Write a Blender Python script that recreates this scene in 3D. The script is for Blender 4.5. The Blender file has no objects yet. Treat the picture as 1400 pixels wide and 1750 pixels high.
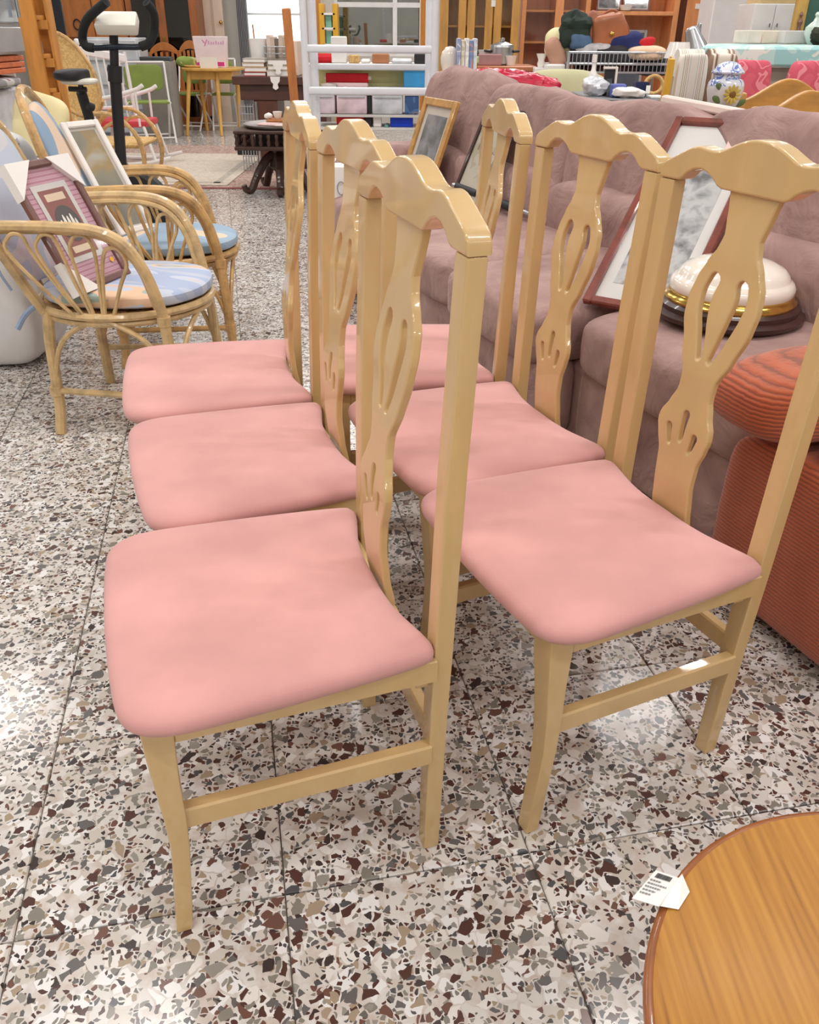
import bpy, bmesh, math, random
from mathutils import Vector, Matrix, Euler
random.seed(7)
R = math.radians
SC = bpy.context.scene
COL = SC.collection

# ---------------------------------------------------------------- camera
CAM_H = 1.1684
FPX = 1414.8
PITCH, ROLL = R(30.1), R(0.536)
_fw = Vector((0, math.cos(PITCH), -math.sin(PITCH)))
_rt = Vector((1, 0, 0))
_up = _rt.cross(_fw)
AX_R = _rt * math.cos(ROLL) + _up * math.sin(ROLL)
AX_U = _up * math.cos(ROLL) - _rt * math.sin(ROLL)
cam_d = bpy.data.cameras.new('camera')
cam_d.sensor_fit = 'HORIZONTAL'
cam_d.sensor_width = 36.0
cam_d.lens = 36.0 * FPX / 1400.0
cam_d.clip_start = 0.02
cam_d.clip_end = 200
cam = bpy.data.objects.new('camera', cam_d)
COL.objects.link(cam)
_m = Matrix((AX_R, AX_U, -_fw)).transposed().to_4x4()
_m.translation = (0, 0, CAM_H)
cam.matrix_world = _m
SC.camera = cam

# ---------------------------------------------------------------- world, exposure
SC.view_settings.view_transform = 'Standard'
SC.view_settings.look = 'None'
SC.view_settings.gamma = 1
SC.view_settings.use_curve_mapping = False
SC.view_settings.exposure = 0.12
world = bpy.data.worlds.new('sky')
SC.world = world
world.use_nodes = True
world.node_tree.nodes['Background'].inputs[0].default_value = (0.93, 0.97, 1.0, 1)
world.node_tree.nodes['Background'].inputs[1].default_value = 3.0
CEIL = 3.3
LAMP_W = 24.0
LAMP_SPOTS = [(x, y) for y in (-2.6, -0.2, 2.2, 4.6, 7.0, 9.4, 11.8) for x in (-3.3, -0.9, 1.5, 3.9)]
for (x, y) in LAMP_SPOTS:
    ld = bpy.data.lights.new('tube_light', 'AREA')
    ld.shape = 'RECTANGLE'
    ld.size = 1.25
    ld.size_y = 0.10
    ld.energy = LAMP_W
    ld.spread = R(175)
    ld.color = (1.0, 0.985, 0.965)
    lo = bpy.data.objects.new('tube_light', ld)
    lo.location = (x, y, CEIL - 0.10)
    COL.objects.link(lo)

# ---------------------------------------------------------------- pixel -> place helpers (1400 x 1750 frame)
def ray(px, py):
    return AX_R * ((px - 700) / FPX) - AX_U * ((py - 875) / FPX) + _fw
def at(px, py, Y):
    q = ray(px, py)
    return Vector((0, 0, CAM_H)) + q * (Y / q.y)
def atz(px, py, z):
    q = ray(px, py)
    return Vector((0, 0, CAM_H)) + q * ((z - CAM_H) / q.z)
def zz(px, py, Y):
    return at(px, py, Y).z
def xx(px, py, Y):
    return at(px, py, Y).x

# ---------------------------------------------------------------- materials
def lin(c):
    r = []
    for v in c[:3]:
        v = v / 255.0
        r.append(v / 12.92 if v <= 0.04045 else ((v + 0.055) / 1.055) ** 2.4)
    return (r[0], r[1], r[2], 1)
MATS = {}
def base_mat(name):
    m = bpy.data.materials.new(name)
    m.use_nodes = True
    nt = m.node_tree
    return m, nt, nt.nodes['Principled BSDF']
def N(nt, t, **kw):
    n = nt.nodes.new(t)
    for k, v in kw.items():
        setattr(n, k, v)
    return n
def coords(nt, scale=(1, 1, 1), world=False, rot=(0, 0, 0)):
    mp = N(nt, 'ShaderNodeMapping')
    mp.inputs['Scale'].default_value = scale
    mp.inputs['Rotation'].default_value = rot
    if world:
        nt.links.new(N(nt, 'ShaderNodeNewGeometry').outputs['Position'], mp.inputs[0])
    else:
        nt.links.new(N(nt, 'ShaderNodeTexCoord').outputs['Object'], mp.inputs[0])
    return mp.outputs[0]
def ramp(nt, fac, stops, const=False):
    r = N(nt, 'ShaderNodeValToRGB')
    el = r.color_ramp.elements
    if const:
        r.color_ramp.interpolation = 'CONSTANT'
    while len(el) < len(stops):
        el.new(0.5)
    for e, (p, c) in zip(el, stops):
        e.position = p
        e.color = lin(c)
    nt.links.new(fac, r.inputs[0])
    return r.outputs[0]
def bump(nt, bsdf, h, strength, dist=0.01):
    b = N(nt, 'ShaderNodeBump')
    b.inputs['Strength'].default_value = strength
    b.inputs['Distance'].default_value = dist
    nt.links.new(h, b.inputs['Height'])
    nt.links.new(b.outputs[0], bsdf.inputs['Normal'])
def mat(name, c, rough=0.5, var=0.06, scale=8, metal=0, coat=0, bmp=0, bscale=60, sheen=0, trans=0, ior=1.45, stretch=(1, 1, 1), alpha=1.0):
    """plain procedural material: colour with a gentle noise variation"""
    if name in MATS:
        return MATS[name]
    m, nt, b = base_mat(name)
    co = coords(nt, stretch)
    nz = N(nt, 'ShaderNodeTexNoise')
    nz.inputs['Scale'].default_value = scale
    nz.inputs['Detail'].default_value = 4
    nt.links.new(co, nz.inputs['Vector'])
    lo = tuple(max(0, v * (1 - var)) for v in c)
    hi = tuple(min(255, v * (1 + var)) for v in c)
    nt.links.new(ramp(nt, nz.outputs[0], [(0.3, lo), (0.7, hi)]), b.inputs['Base Color'])
    b.inputs['Roughness'].default_value = rough
    b.inputs['Metallic'].default_value = metal
    b.inputs['Coat Weight'].default_value = coat
    b.inputs['Coat Roughness'].default_value = 0.08
    b.inputs['Sheen Weight'].default_value = sheen
    b.inputs['Transmission Weight'].default_value = trans
    b.inputs['IOR'].default_value = ior
    b.inputs['Alpha'].default_value = alpha
    if bmp:
        n2 = N(nt, 'ShaderNodeTexNoise')
        n2.inputs['Scale'].default_value = bscale
        n2.inputs['Detail'].default_value = 3
        nt.links.new(co, n2.inputs['Vector'])
        bump(nt, b, n2.outputs[0], bmp)
    MATS[name] = m
    return m
def wood(name, c, dark=0.82, rough=0.35, coat=0.0, grain=(1.5, 14, 14), scale=3.0, rot=(0, 0, 0)):
    if name in MATS:
        return MATS[name]
    m, nt, b = base_mat(name)
    co = coords(nt, grain, rot=rot)
    nz = N(nt, 'ShaderNodeTexNoise')
    nz.inputs['Scale'].default_value = scale
    nz.inputs['Detail'].default_value = 6
    nz.inputs['Roughness'].default_value = 0.65
    nt.links.new(co, nz.inputs['Vector'])
    nt.links.new(ramp(nt, nz.outputs[0], [(0.3, tuple(v * dark for v in c)), (0.55, c), (0.75, tuple(min(255, v * 1.05) for v in c))]), b.inputs['Base Color'])
    b.inputs['Roughness'].default_value = rough
    b.inputs['Coat Weight'].default_value = coat
    b.inputs['Coat Roughness'].default_value = 0.05
    MATS[name] = m
    return m
def pattern(name, stops, scale=4, rough=0.8, kind='noise', detail=1.5, stretch=(1, 1, 1), dist=0.6, bmp=0, const=True, rot=(0, 0, 0)):
    """patches of flat colour, a printed fabric or a picture"""
    if name in MATS:
        return MATS[name]
    m, nt, b = base_mat(name)
    co = coords(nt, stretch, rot=rot)
    if kind == 'noise':
        t = N(nt, 'ShaderNodeTexNoise')
        t.inputs['Detail'].default_value = detail
        t.inputs['Distortion'].default_value = dist
        out = 0
    elif kind == 'wave':
        t = N(nt, 'ShaderNodeTexWave')
        t.inputs['Distortion'].default_value = dist
        out = 1
    else:
        t = N(nt, 'ShaderNodeTexVoronoi')
        out = 0
    t.inputs['Scale'].default_value = scale
    nt.links.new(co, t.inputs['Vector'])
    nt.links.new(ramp(nt, t.outputs[out], stops, const), b.inputs['Base Color'])
    b.inputs['Roughness'].default_value = rough
    if bmp:
        bump(nt, b, t.outputs[out], bmp)
    MATS[name] = m
    return m
def glass(name, c=(235, 240, 240), rough=0.03, refl=0.05):
    if name in MATS:
        return MATS[name]
    m, nt, b = base_mat(name)
    out = nt.nodes['Material Output']
    tr = N(nt, 'ShaderNodeBsdfTransparent')
    tr.inputs[0].default_value = lin(c)
    gl = N(nt, 'ShaderNodeBsdfGlossy')
    gl.inputs['Roughness'].default_value = rough
    lw = N(nt, 'ShaderNodeLayerWeight')
    lw.inputs[0].default_value = 0.5
    pw = N(nt, 'ShaderNodeMath', operation='POWER')
    pw.inputs[1].default_value = 4.0
    nt.links.new(lw.outputs['Facing'], pw.inputs[0])
    fr = N(nt, 'ShaderNodeMapRange')
    fr.inputs[3].default_value = refl
    fr.inputs[4].default_value = 0.9
    nt.links.new(pw.outputs[0], fr.inputs[0])
    mx = N(nt, 'ShaderNodeMixShader')
    nt.links.new(fr.outputs[0], mx.inputs[0])
    nt.links.new(tr.outputs[0], mx.inputs[1])
    nt.links.new(gl.outputs[0], mx.inputs[2])
    nt.links.new(mx.outputs[0], out.inputs[0])
    MATS[name] = m
    return m
def terrazzo():
    m, nt, b = base_mat('terrazzo')
    L = nt.links
    geo = N(nt, 'ShaderNodeNewGeometry')
    oi = N(nt, 'ShaderNodeObjectInfo')
    off = N(nt, 'ShaderNodeVectorMath', operation='SCALE')
    off.inputs[0].default_value = (17.3, 9.1, 0)
    L.new(oi.outputs['Random'], off.inputs['Scale'])
    add = N(nt, 'ShaderNodeVectorMath', operation='ADD')
    L.new(geo.outputs['Position'], add.inputs[0])
    L.new(off.outputs[0], add.inputs[1])
    # slightly warp so the chips are irregular shards
    wn = N(nt, 'ShaderNodeTexNoise')
    wn.inputs['Scale'].default_value = 55
    wn.inputs['Detail'].default_value = 1
    L.new(add.outputs[0], wn.inputs['Vector'])
    wv = N(nt, 'ShaderNodeMix', data_type='VECTOR')
    wv.inputs['Factor'].default_value = 0.012
    L.new(add.outputs[0], wv.inputs[4])
    L.new(wn.outputs['Color'], wv.inputs[5])
    P = wv.outputs[1]
    cement = (207, 198, 188)
    nzz = N(nt, 'ShaderNodeTexNoise')
    nzz.inputs['Scale'].default_value = 45
    nzz.inputs['Detail'].default_value = 3
    L.new(P, nzz.inputs['Vector'])
    col = ramp(nt, nzz.outputs[0], [(0.35, (198, 184, 174)), (0.55, (210, 202, 196)), (0.7, (222, 218, 216))])
    def layer(prev, scale, fill, e0, e1, pal, seed):
        mp = N(nt, 'ShaderNodeMapping')
        mp.inputs['Location'].default_value = (seed, seed * 1.7, 0)
        mp.inputs['Scale'].default_value = (1, 1, 0.02)
        L.new(P, mp.inputs[0])
        v1 = N(nt, 'ShaderNodeTexVoronoi', voronoi_dimensions='2D', feature='F1')
        v2 = N(nt, 'ShaderNodeTexVoronoi', voronoi_dimensions='2D', feature='DISTANCE_TO_EDGE')
        for v in (v1, v2):
            v.inputs['Scale'].default_value = scale
            L.new(mp.outputs[0], v.inputs['Vector'])
        sep = N(nt, 'ShaderNodeSeparateColor')
        L.new(v1.outputs['Color'], sep.inputs[0])
        # edge threshold differs from chip to chip
        th = N(nt, 'ShaderNodeMapRange')
        th.inputs[3].default_value = e0
        th.inputs[4].default_value = e1
        L.new(sep.outputs[1], th.inputs[0])
        gt = N(nt, 'ShaderNodeMath', operation='GREATER_THAN')
        L.new(v2.outputs['Distance'], gt.inputs[0])
        L.new(th.outputs[0], gt.inputs[1])
        lt = N(nt, 'ShaderNodeMath', operation='LESS_THAN')
        L.new(sep.outputs[0], lt.inputs[0])
        lt.inputs[1].default_value = fill
        mu = N(nt, 'ShaderNodeMath', operation='MULTIPLY')
        L.new(gt.outputs[0], mu.inputs[0])
        L.new(lt.outputs[0], mu.inputs[1])
        pc = ramp(nt, sep.outputs[2], pal, True)
        mx = N(nt, 'ShaderNodeMix', data_type='RGBA')
        L.new(mu.outputs[0], mx.inputs[0])
        L.new(prev, mx.inputs[6])
        L.new(pc, mx.inputs[7])
        return mx.outputs[2]
    pale = [(0, (226, 220, 214)), (0.3, (214, 208, 202)), (0.55, (231, 228, 226)), (0.8, (202, 194, 184))]
    dark = [(0, (84, 58, 52)), (0.17, (104, 100, 98)), (0.34, (134, 128, 118)), (0.5, (66, 56, 54)), (0.6, (112, 80, 70)), (0.72, (150, 144, 136)), (0.86, (164, 146, 124)), (0.94, (84, 84, 86))]
    col = layer(col, 36, 0.75, 0.02, 0.12, pale, 3.1)
    col = layer(col, 125, 0.40, 0.06, 0.22, dark, 5.7)
    col = layer(col, 78, 0.35, 0.07, 0.28, dark, 1.3)
    col = layer(col, 44, 0.25, 0.09, 0.30, dark, 8.9)
    L.new(col, b.inputs['Base Color'])
    b.inputs['Roughness'].default_value = 0.22
    b.inputs['Specular IOR Level'].default_value = 0.5
    rn = N(nt, 'ShaderNodeTexNoise')
    rn.inputs['Scale'].default_value = 3
    L.new(geo.outputs['Position'], rn.inputs['Vector'])
    rr = N(nt, 'ShaderNodeMapRange')
    rr.inputs[3].default_value = 0.10
    rr.inputs[4].default_value = 0.26
    L.new(rn.outputs[0], rr.inputs[0])
    L.new(rr.outputs[0], b.inputs['Roughness'])
    MATS['terrazzo'] = m
    return m

# ---------------------------------------------------------------- geometry
class G:
    def __init__(s, V=None, F=None):
        s.V = [Vector(v) for v in (V or [])]
        s.F = [tuple(f) for f in (F or [])]
    def __add__(s, o):
        k = len(s.V)
        return G(s.V + o.V, s.F + [tuple(i + k for i in f) for f in o.F])
    def move(s, x=0, y=0, z=0):
        d = Vector((x, y, z))
        return G([v + d for v in s.V], s.F)
    def rot(s, rx=0, ry=0, rz=0):
        M = Euler((R(rx), R(ry), R(rz))).to_matrix()
        return G([M @ v for v in s.V], s.F)
    def scale(s, x, y, z):
        return G([Vector((v.x * x, v.y * y, v.z * z)) for v in s.V], s.F)
    def map(s, f):
        return G([Vector(f(v)) for v in s.V], s.F)
def from_bm(bm):
    bm.verts.index_update()
    g = G([v.co.copy() for v in bm.verts], [[v.index for v in f.verts] for f in bm.faces])
    bm.free()
    return g
def bx(x0, x1, y0, y1, z0, z1, b=0.0, seg=1):
    x0, x1 = sorted((x0, x1)); y0, y1 = sorted((y0, y1)); z0, z1 = sorted((z0, z1))
    V = [(x, y, z) for z in (z0, z1) for y in (y0, y1) for x in (x0, x1)]
    F = [(0, 2, 3, 1), (4, 5, 7, 6), (0, 1, 5, 4), (2, 6, 7, 3), (0, 4, 6, 2), (1, 3, 7, 5)]
    g = G(V, F)
    if b > 0:
        g = bevel(g, min(b, 0.45 * min(x1 - x0, y1 - y0, z1 - z0)), seg)
    return g
def bevel(g, b, seg=1, ang=30):
    bm = bmesh.new()
    vs = [bm.verts.new(v) for v in g.V]
    for f in g.F:
        try:
            bm.faces.new([vs[i] for i in f])
        except ValueError:
            pass
    bm.normal_update()
    ed = [e for e in bm.edges if len(e.link_faces) == 2 and e.calc_face_angle(0) > R(ang)]
    bmesh.ops.bevel(bm, geom=ed, offset=b, segments=seg, affect='EDGES', profile=0.5, clamp_overlap=True)
    return from_bm(bm)
def box(c, s, b=0.0, seg=1):
    return bx(c[0] - s[0] / 2, c[0] + s[0] / 2, c[1] - s[1] / 2, c[1] + s[1] / 2, c[2] - s[2] / 2, c[2] + s[2] / 2, b, seg)
def spl(pts, k=6, closed=False):
    P = [Vector(p) for p in pts]
    n = len(P)
    out = []
    rng = n if closed else n - 1
    for i in range(rng):
        p1, p2 = P[i], P[(i + 1) % n]
        p0 = P[(i - 1) % n] if (closed or i > 0) else p1 * 2 - p2
        p3 = P[(i + 2) % n] if (closed or i + 2 < n) else p2 * 2 - p1
        for j in range(k):
            t = j / k
            out.append(0.5 * ((2 * p1) + (p2 - p0) * t + (2 * p0 - 5 * p1 + 4 * p2 - p3) * t * t + (3 * p1 - p0 - 3 * p2 + p3) * t ** 3))
    if not closed:
        out.append(P[-1])
    return out
def tube(pts, r, n=8, closed=False):
    P = [Vector(p) for p in pts]
    m = len(P)
    rad = r if isinstance(r, (list, tuple)) else [r] * m
    V, F = [], []
    T = []
    for i in range(m):
        a = P[(i - 1) % m] if (closed or i > 0) else P[i]
        c = P[(i + 1) % m] if (closed or i < m - 1) else P[i]
        T.append((c - a).normalized())
    ref = Vector((0, 0, 1)) if abs(T[0].z) < 0.9 else Vector((1, 0, 0))
    nrm = (ref - T[0] * ref.dot(T[0])).normalized()
    for i in range(m):
        nrm = (nrm - T[i] * nrm.dot(T[i])).normalized()
        bi = T[i].cross(nrm)
        for k in range(n):
            a = 2 * math.pi * k / n
            V.append(P[i] + (nrm * math.cos(a) + bi * math.sin(a)) * rad[i])
    for i in range(m if closed else m - 1):
        j = (i + 1) % m
        for k in range(n):
            F.append((i * n + k, i * n + (k + 1) % n, j * n + (k + 1) % n, j * n + k))
    if not closed:
        F.append(tuple(range(n - 1, -1, -1)))
        F.append(tuple((m - 1) * n + k for k in range(n)))
    return G(V, F)
def bar(a, b, w, h=None, bev=0.0):
    """rectangular bar between two points, w across, h the other way"""
    a, b = Vector(a), Vector(b)
    h = h or w
    t = (b - a)
    L = t.length
    t.normalize()
    up = Vector((0, 0, 1)) if abs(t.z) < 0.95 else Vector((0, 1, 0))
    s = t.cross(up).normalized()
    u = s.cross(t)
    g = bx(0, L, -w / 2, w / 2, -h / 2, h / 2, bev)
    return g.map(lambda v: a + t * v.x + s * (-v.y) + u * v.z)
def lathe(prof, n=24, c=(0, 0, 0), sx=1, sy=1):
    V, F = [], []
    for (r, z) in prof:
        for k in range(n):
            a = 2 * math.pi * k / n
            V.append((c[0] + r * math.cos(a) * sx, c[1] + r * math.sin(a) * sy, c[2] + z))
    for i in range(len(prof) - 1):
        for k in range(n):
            F.append((i * n + k, i * n + (k + 1) % n, (i + 1) * n + (k + 1) % n, (i + 1) * n + k))
    F.append(tuple(range(n - 1, -1, -1)))
    F.append(tuple((len(prof) - 1) * n + k for k in range(n)))
    return G(V, F)
def noise3(v, s=1.0, seed=0.0):
    from mathutils import noise
    return noise.noise(Vector((v[0] * s + seed, v[1] * s + seed * 1.3, v[2] * s - seed)))
def puff(sx, sy, sz, e1=0.5, e2=0.5, nu=28, nv=16, amp=0.0, fs=6.0, seed=0.0):
    """soft cushion or bundle: superellipsoid with optional wrinkles"""
    def c(a, e):
        k = math.cos(a)
        return math.copysign(abs(k) ** e, k)
    def s_(a, e):
        k = math.sin(a)
        return math.copysign(abs(k) ** e, k)
    V, F = [], []
    for j in range(nv + 1):
        ph = -math.pi / 2 + math.pi * j / nv
        for i in range(nu):
            th = 2 * math.pi * i / nu
            p = Vector((sx / 2 * c(ph, e1) * c(th, e2), sy / 2 * c(ph, e1) * s_(th, e2), sz / 2 * s_(ph, e1)))
            if amp:
                d = p.normalized() if p.length else p
                p = p + d * amp * (noise3(p, fs, seed) + 0.5 * noise3(p, fs * 2.3, seed + 4))
            V.append(p)
    for j in range(nv):
        for i in range(nu):
            F.append((j * nu + i, j * nu + (i + 1) % nu, (j + 1) * nu + (i + 1) % nu, (j + 1) * nu + i))
    return G(V, F)
def plate(outer, t, bev=0.0, holes=(), res=1):
    """flat board with a free outline (and holes) in XY, thickness t about z=0"""
    cu = bpy.data.curves.new('plate', 'CURVE')
    cu.dimensions = '2D'
    cu.fill_mode = 'BOTH'
    cu.extrude = max(t / 2 - bev, 1e-5)
    cu.bevel_depth = bev
    cu.bevel_resolution = res
    cu.offset = -bev
    for loop in [outer] + list(holes):
        sp = cu.splines.new('POLY')
        sp.points.add(len(loop) - 1)
        for p, q in zip(sp.points, loop):
            p.co = (q[0], q[1], 0, 1)
        sp.use_cyclic_u = True
    o = bpy.data.objects.new('plate', cu)
    COL.objects.link(o)
    dg = bpy.context.evaluated_depsgraph_get()
    me = bpy.data.meshes.new_from_object(o.evaluated_get(dg))
    g = G([v.co.copy() for v in me.vertices], [tuple(p.vertices) for p in me.polygons])
    bpy.data.objects.remove(o)
    bpy.data.curves.remove(cu)
    bpy.data.meshes.remove(me)
    return g
def to_mesh(name, g, m, smooth=35):
    me = bpy.data.meshes.new(name)
    me.from_pydata([tuple(v) for v in g.V], [], g.F)
    if smooth:
        me.polygons.foreach_set('use_smooth', [True] * len(me.polygons))
        me.update()
        me.set_sharp_from_angle(angle=R(smooth))
    me.update()
    if m:
        me.materials.append(m)
    return me
def tagit(o, label, cat, group=None, kind=None):
    if label:
        o['label'] = label
    if cat:
        o['category'] = cat
    if group:
        o['group'] = group
    if kind:
        o['kind'] = kind
class Thing:
    """an Empty at the thing's base that parents its parts"""
    def __init__(s, name, label, cat, loc=(0, 0, 0), rz=0, group=None):
        s.o = bpy.data.objects.new(name, None)
        s.o.empty_display_size = 0.05
        COL.objects.link(s.o)
        s.M = Matrix.Translation(Vector(loc)) @ Matrix.Rotation(R(rz), 4, 'Z')
        s.o.matrix_world = s.M
        s.I = s.M.inverted()
        tagit(s.o, label, cat, group)
    def add(s, name, g, m, parent=None, label=None, smooth=35, w=False):
        if w:
            g = g.map(lambda v: s.I @ v)
        o = bpy.data.objects.new(name, to_mesh(name, g, m, smooth))
        COL.objects.link(o)
        o.parent = parent or s.o
        if label:
            o['label'] = label
        return o
    def addw(s, *a, **k):
        return s.add(*a, w=True, **k)
def solo(name, label, cat, g, m, group=None, kind=None, smooth=35):
    """a thing that is one mesh; g in world coordinates"""
    lo = Vector((min(v.x for v in g.V), min(v.y for v in g.V), min(v.z for v in g.V)))
    hi = Vector((max(v.x for v in g.V), max(v.y for v in g.V), max(v.z for v in g.V)))
    c = Vector(((lo.x + hi.x) / 2, (lo.y + hi.y) / 2, lo.z))
    o = bpy.data.objects.new(name, to_mesh(name, g.move(-c.x, -c.y, -c.z), m, smooth))
    o.location = c
    COL.objects.link(o)
    tagit(o, label, cat, group, kind)
    return o
def struct(name, g, m, parent=None, smooth=0):
    o = bpy.data.objects.new(name, to_mesh(name, g, m, smooth))
    COL.objects.link(o)
    if parent:
        o.parent = parent
    else:
        o['kind'] = 'structure'
    return o
def copy_tree(o, parent=None):
    c = o.copy()
    COL.objects.link(c)
    if parent:
        c.parent = parent
    for ch in list(o.children):
        copy_tree(ch, c)
    return c
def pbox(x0, y0, x1, y1, Y, d, b=0.004, z0=None, z1=None):
    """upright box whose front stands at depth Y where the photo shows it"""
    xm, ym = (x0 + x1) / 2, (y0 + y1) / 2
    a, c = xx(x0, ym, Y), xx(x1, ym, Y)
    za = zz(xm, y1, Y) if z0 is None else z0
    zb = zz(xm, y0, Y) if z1 is None else z1
    return bx(a, c, Y, Y + d, za, zb, b)
# ================================================================ setting
M_WALL = mat('wall_paint', (206, 202, 194), 0.8, 0.02, 2)
M_CEIL = mat('ceiling_paint', (196, 194, 190), 0.85, 0.02, 2)
M_GROUT = mat('grout', (142, 134, 124), 0.8, 0.12, 20)
M_TERR = terrazzo()
XL, XR, YB, YF = -5.6, 6.4, 13.6, -4.0
floor = struct('floor', bx(XL, XR, YF, YB, -0.12, -0.006), M_GROUT)
# 40 cm terrazzo tiles, the whole grid turned as in the photo
TS, TA, TO = 0.40, R(11.7), Vector((-0.189, 0.820, 0))
def tile_geo(w):
    h = w / 2
    b = 0.002
    V = [(-h, -h, -0.006), (h, -h, -0.006), (h, h, -0.006), (-h, h, -0.006),
         (-h, -h, -b), (h, -h, -b), (h, h, -b), (-h, h, -b),
         (-h + b, -h + b, 0), (h - b, -h + b, 0), (h - b, h - b, 0), (-h + b, h - b, 0)]
    F = [(8, 9, 10, 11)]
    for k in range(4):
        j = (k + 1) % 4
        F += [(k, j, 4 + j, 4 + k), (4 + k, 4 + j, 8 + j, 8 + k)]
    return G(V, F)
TG = tile_geo(TS - 0.0022)
tile_me = to_mesh('tile', TG, M_TERR, 0)
ca, sa = math.cos(TA), math.sin(TA)
cells = []
for i in range(-40, 41):
    for j in range(-40, 41):
        lx, ly = (i + 0.5) * TS, (j + 0.5) * TS
        wx, wy = TO.x + lx * ca - ly * sa, TO.y + lx * sa + ly * ca
        if not (XL + 0.22 < wx < XR - 0.22 and YF + 0.22 < wy < YB - 0.2):
            continue
        d = Vector((wx, wy, -CAM_H))
        q = Vector((d.dot(AX_R), d.dot(AX_U), d.dot(_fw)))
        vis = False
        if q.z > 0.1:
            px, py = 700 + FPX * q.x / q.z, 875 - FPX * q.y / q.z
            mg = 0.3 * FPX / q.z
            vis = -mg < px < 1400 + mg and -mg < py < 1750 + mg
        cells.append((0 if vis else 1, q.length, wx, wy))
cells.sort()
rest = G()
RV, RF = [], []
for k, (v, dist, wx, wy) in enumerate(cells):
    if k < 300:
        o = bpy.data.objects.new('tile', tile_me)
        o.location = (wx, wy, 0)
        o.rotation_euler.z = TA
        o.parent = floor
        COL.objects.link(o)
    else:
        n0 = len(RV)
        for p in TG.V:
            RV.append((wx + p.x * ca - p.y * sa, wy + p.x * sa + p.y * ca, p.z))
        RF += [tuple(i + n0 for i in f) for f in TG.F]
ro = struct('tile_field', G(RV, RF), M_TERR, floor)
ro['kind'] = 'stuff'

ceil_o = struct('ceiling', bx(XL - 0.1, XR + 0.1, YF - 0.1, YB + 0.1, CEIL, CEIL + 0.1), M_CEIL)
struct('wall_left', bx(XL - 0.12, XL, YF, YB, -0.1, CEIL), M_WALL)
struct('wall_right', bx(XR, XR + 0.12, YF, YB, -0.1, CEIL), M_WALL)
struct('wall_front', bx(XL, XR, YF - 0.12, YF, -0.1, CEIL), M_WALL)
# back wall with two window openings
W1 = (xx(411, 30, YB), xx(520, 30, YB), zz(460, 78, YB), 2.5)
W2 = (xx(572, 30, YB), xx(722, 30, YB), zz(640, 96, YB), 2.5)
g = bx(XL, W1[0], YB, YB + 0.15, -0.1, CEIL) + bx(W1[1], W2[0], YB, YB + 0.15, -0.1, CEIL) + bx(W2[1], XR, YB, YB + 0.15, -0.1, CEIL)
for w in (W1, W2):
    g = g + bx(w[0], w[1], YB, YB + 0.15, -0.1, w[2]) + bx(w[0], w[1], YB, YB + 0.15, w[3], CEIL)
struct('wall_back', g, M_WALL)
M_FRAME = mat('white_window_frame', (235, 236, 236), 0.4, 0.02)
M_PANE = glass('window_pane')
for k, w in enumerate((W1, W2)):
    f = 0.04
    g = bx(w[0], w[0] + f, YB + 0.04, YB + 0.1, w[2], w[3]) + bx(w[1] - f, w[1], YB + 0.04, YB + 0.1, w[2], w[3])
    g = g + bx(w[0] + f, w[1] - f, YB + 0.04, YB + 0.1, w[2], w[2] + f) + bx(w[0] + f, w[1] - f, YB + 0.04, YB + 0.1, w[3] - f, w[3])
    win = struct('window_%d' % (k + 1), g, M_FRAME)
    if k == 0:
        zb = zz(460, 24, YB)
        struct('glazing_bar', bx(w[0], w[1], YB + 0.05, YB + 0.09, zb - 0.012, zb + 0.012), M_FRAME, win)
        xb = xx(421, 30, YB)
        struct('glazing_bar', bx(xb - 0.01, xb + 0.01, YB + 0.05, YB + 0.09, w[2], w[3]), M_FRAME, win)
    else:
        xb = xx(675, 40, YB)
        struct('glazing_bar', bx(xb - 0.03, xb + 0.03, YB + 0.03, YB + 0.11, w[2] + f, w[3] - f), M_FRAME, win)
        zb = zz(640, 8, YB)
        struct('glazing_bar', bx(w[0] + f, w[1] - f, YB + 0.045, YB + 0.095, zb - 0.03, zb + 0.03), M_FRAME, win)
    struct('pane', bx(w[0] + f, w[1] - f, YB + 0.065, YB + 0.075, w[2] + f, w[3] - f), M_PANE if k == 0 else glass('mirroring_pane', (200, 206, 204), .02, .3), win)
# a clipped hedge outside the second window
M_HEDGE = pattern('hedge_leaves', [(0, (52, 60, 50)), (0.42, (74, 80, 66)), (0.52, (92, 96, 80)), (0.62, (60, 66, 56)), (0.75, (112, 114, 100))], 5, 0.9, detail=5)
hg = G()
hgx = xx(552, 60, YB + 1.5)
hg = puff(3.4, 0.9, 3.6, 0.15, 0.15, 60, 40, 0.10, 3.2, 2).move(hgx + 1.7, YB + 1.6, 1.75)
solo('hedge', 'grey-green hedge seen outside through the large window', 'hedge', hg, M_HEDGE)
# fluorescent fittings on the ceiling
M_FIT = mat('white_enamel', (240, 240, 238), 0.4, 0.01)
fit_me = to_mesh('light_fitting', bx(-0.65, 0.65, -0.13, 0.13, 0, 0.08, 0.01), M_FIT)
for (x, y) in LAMP_SPOTS:
    o = bpy.data.objects.new('light_fitting', fit_me)
    o.location = (x, y, CEIL - 0.08)
    o.parent = ceil_o
    COL.objects.link(o)

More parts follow.
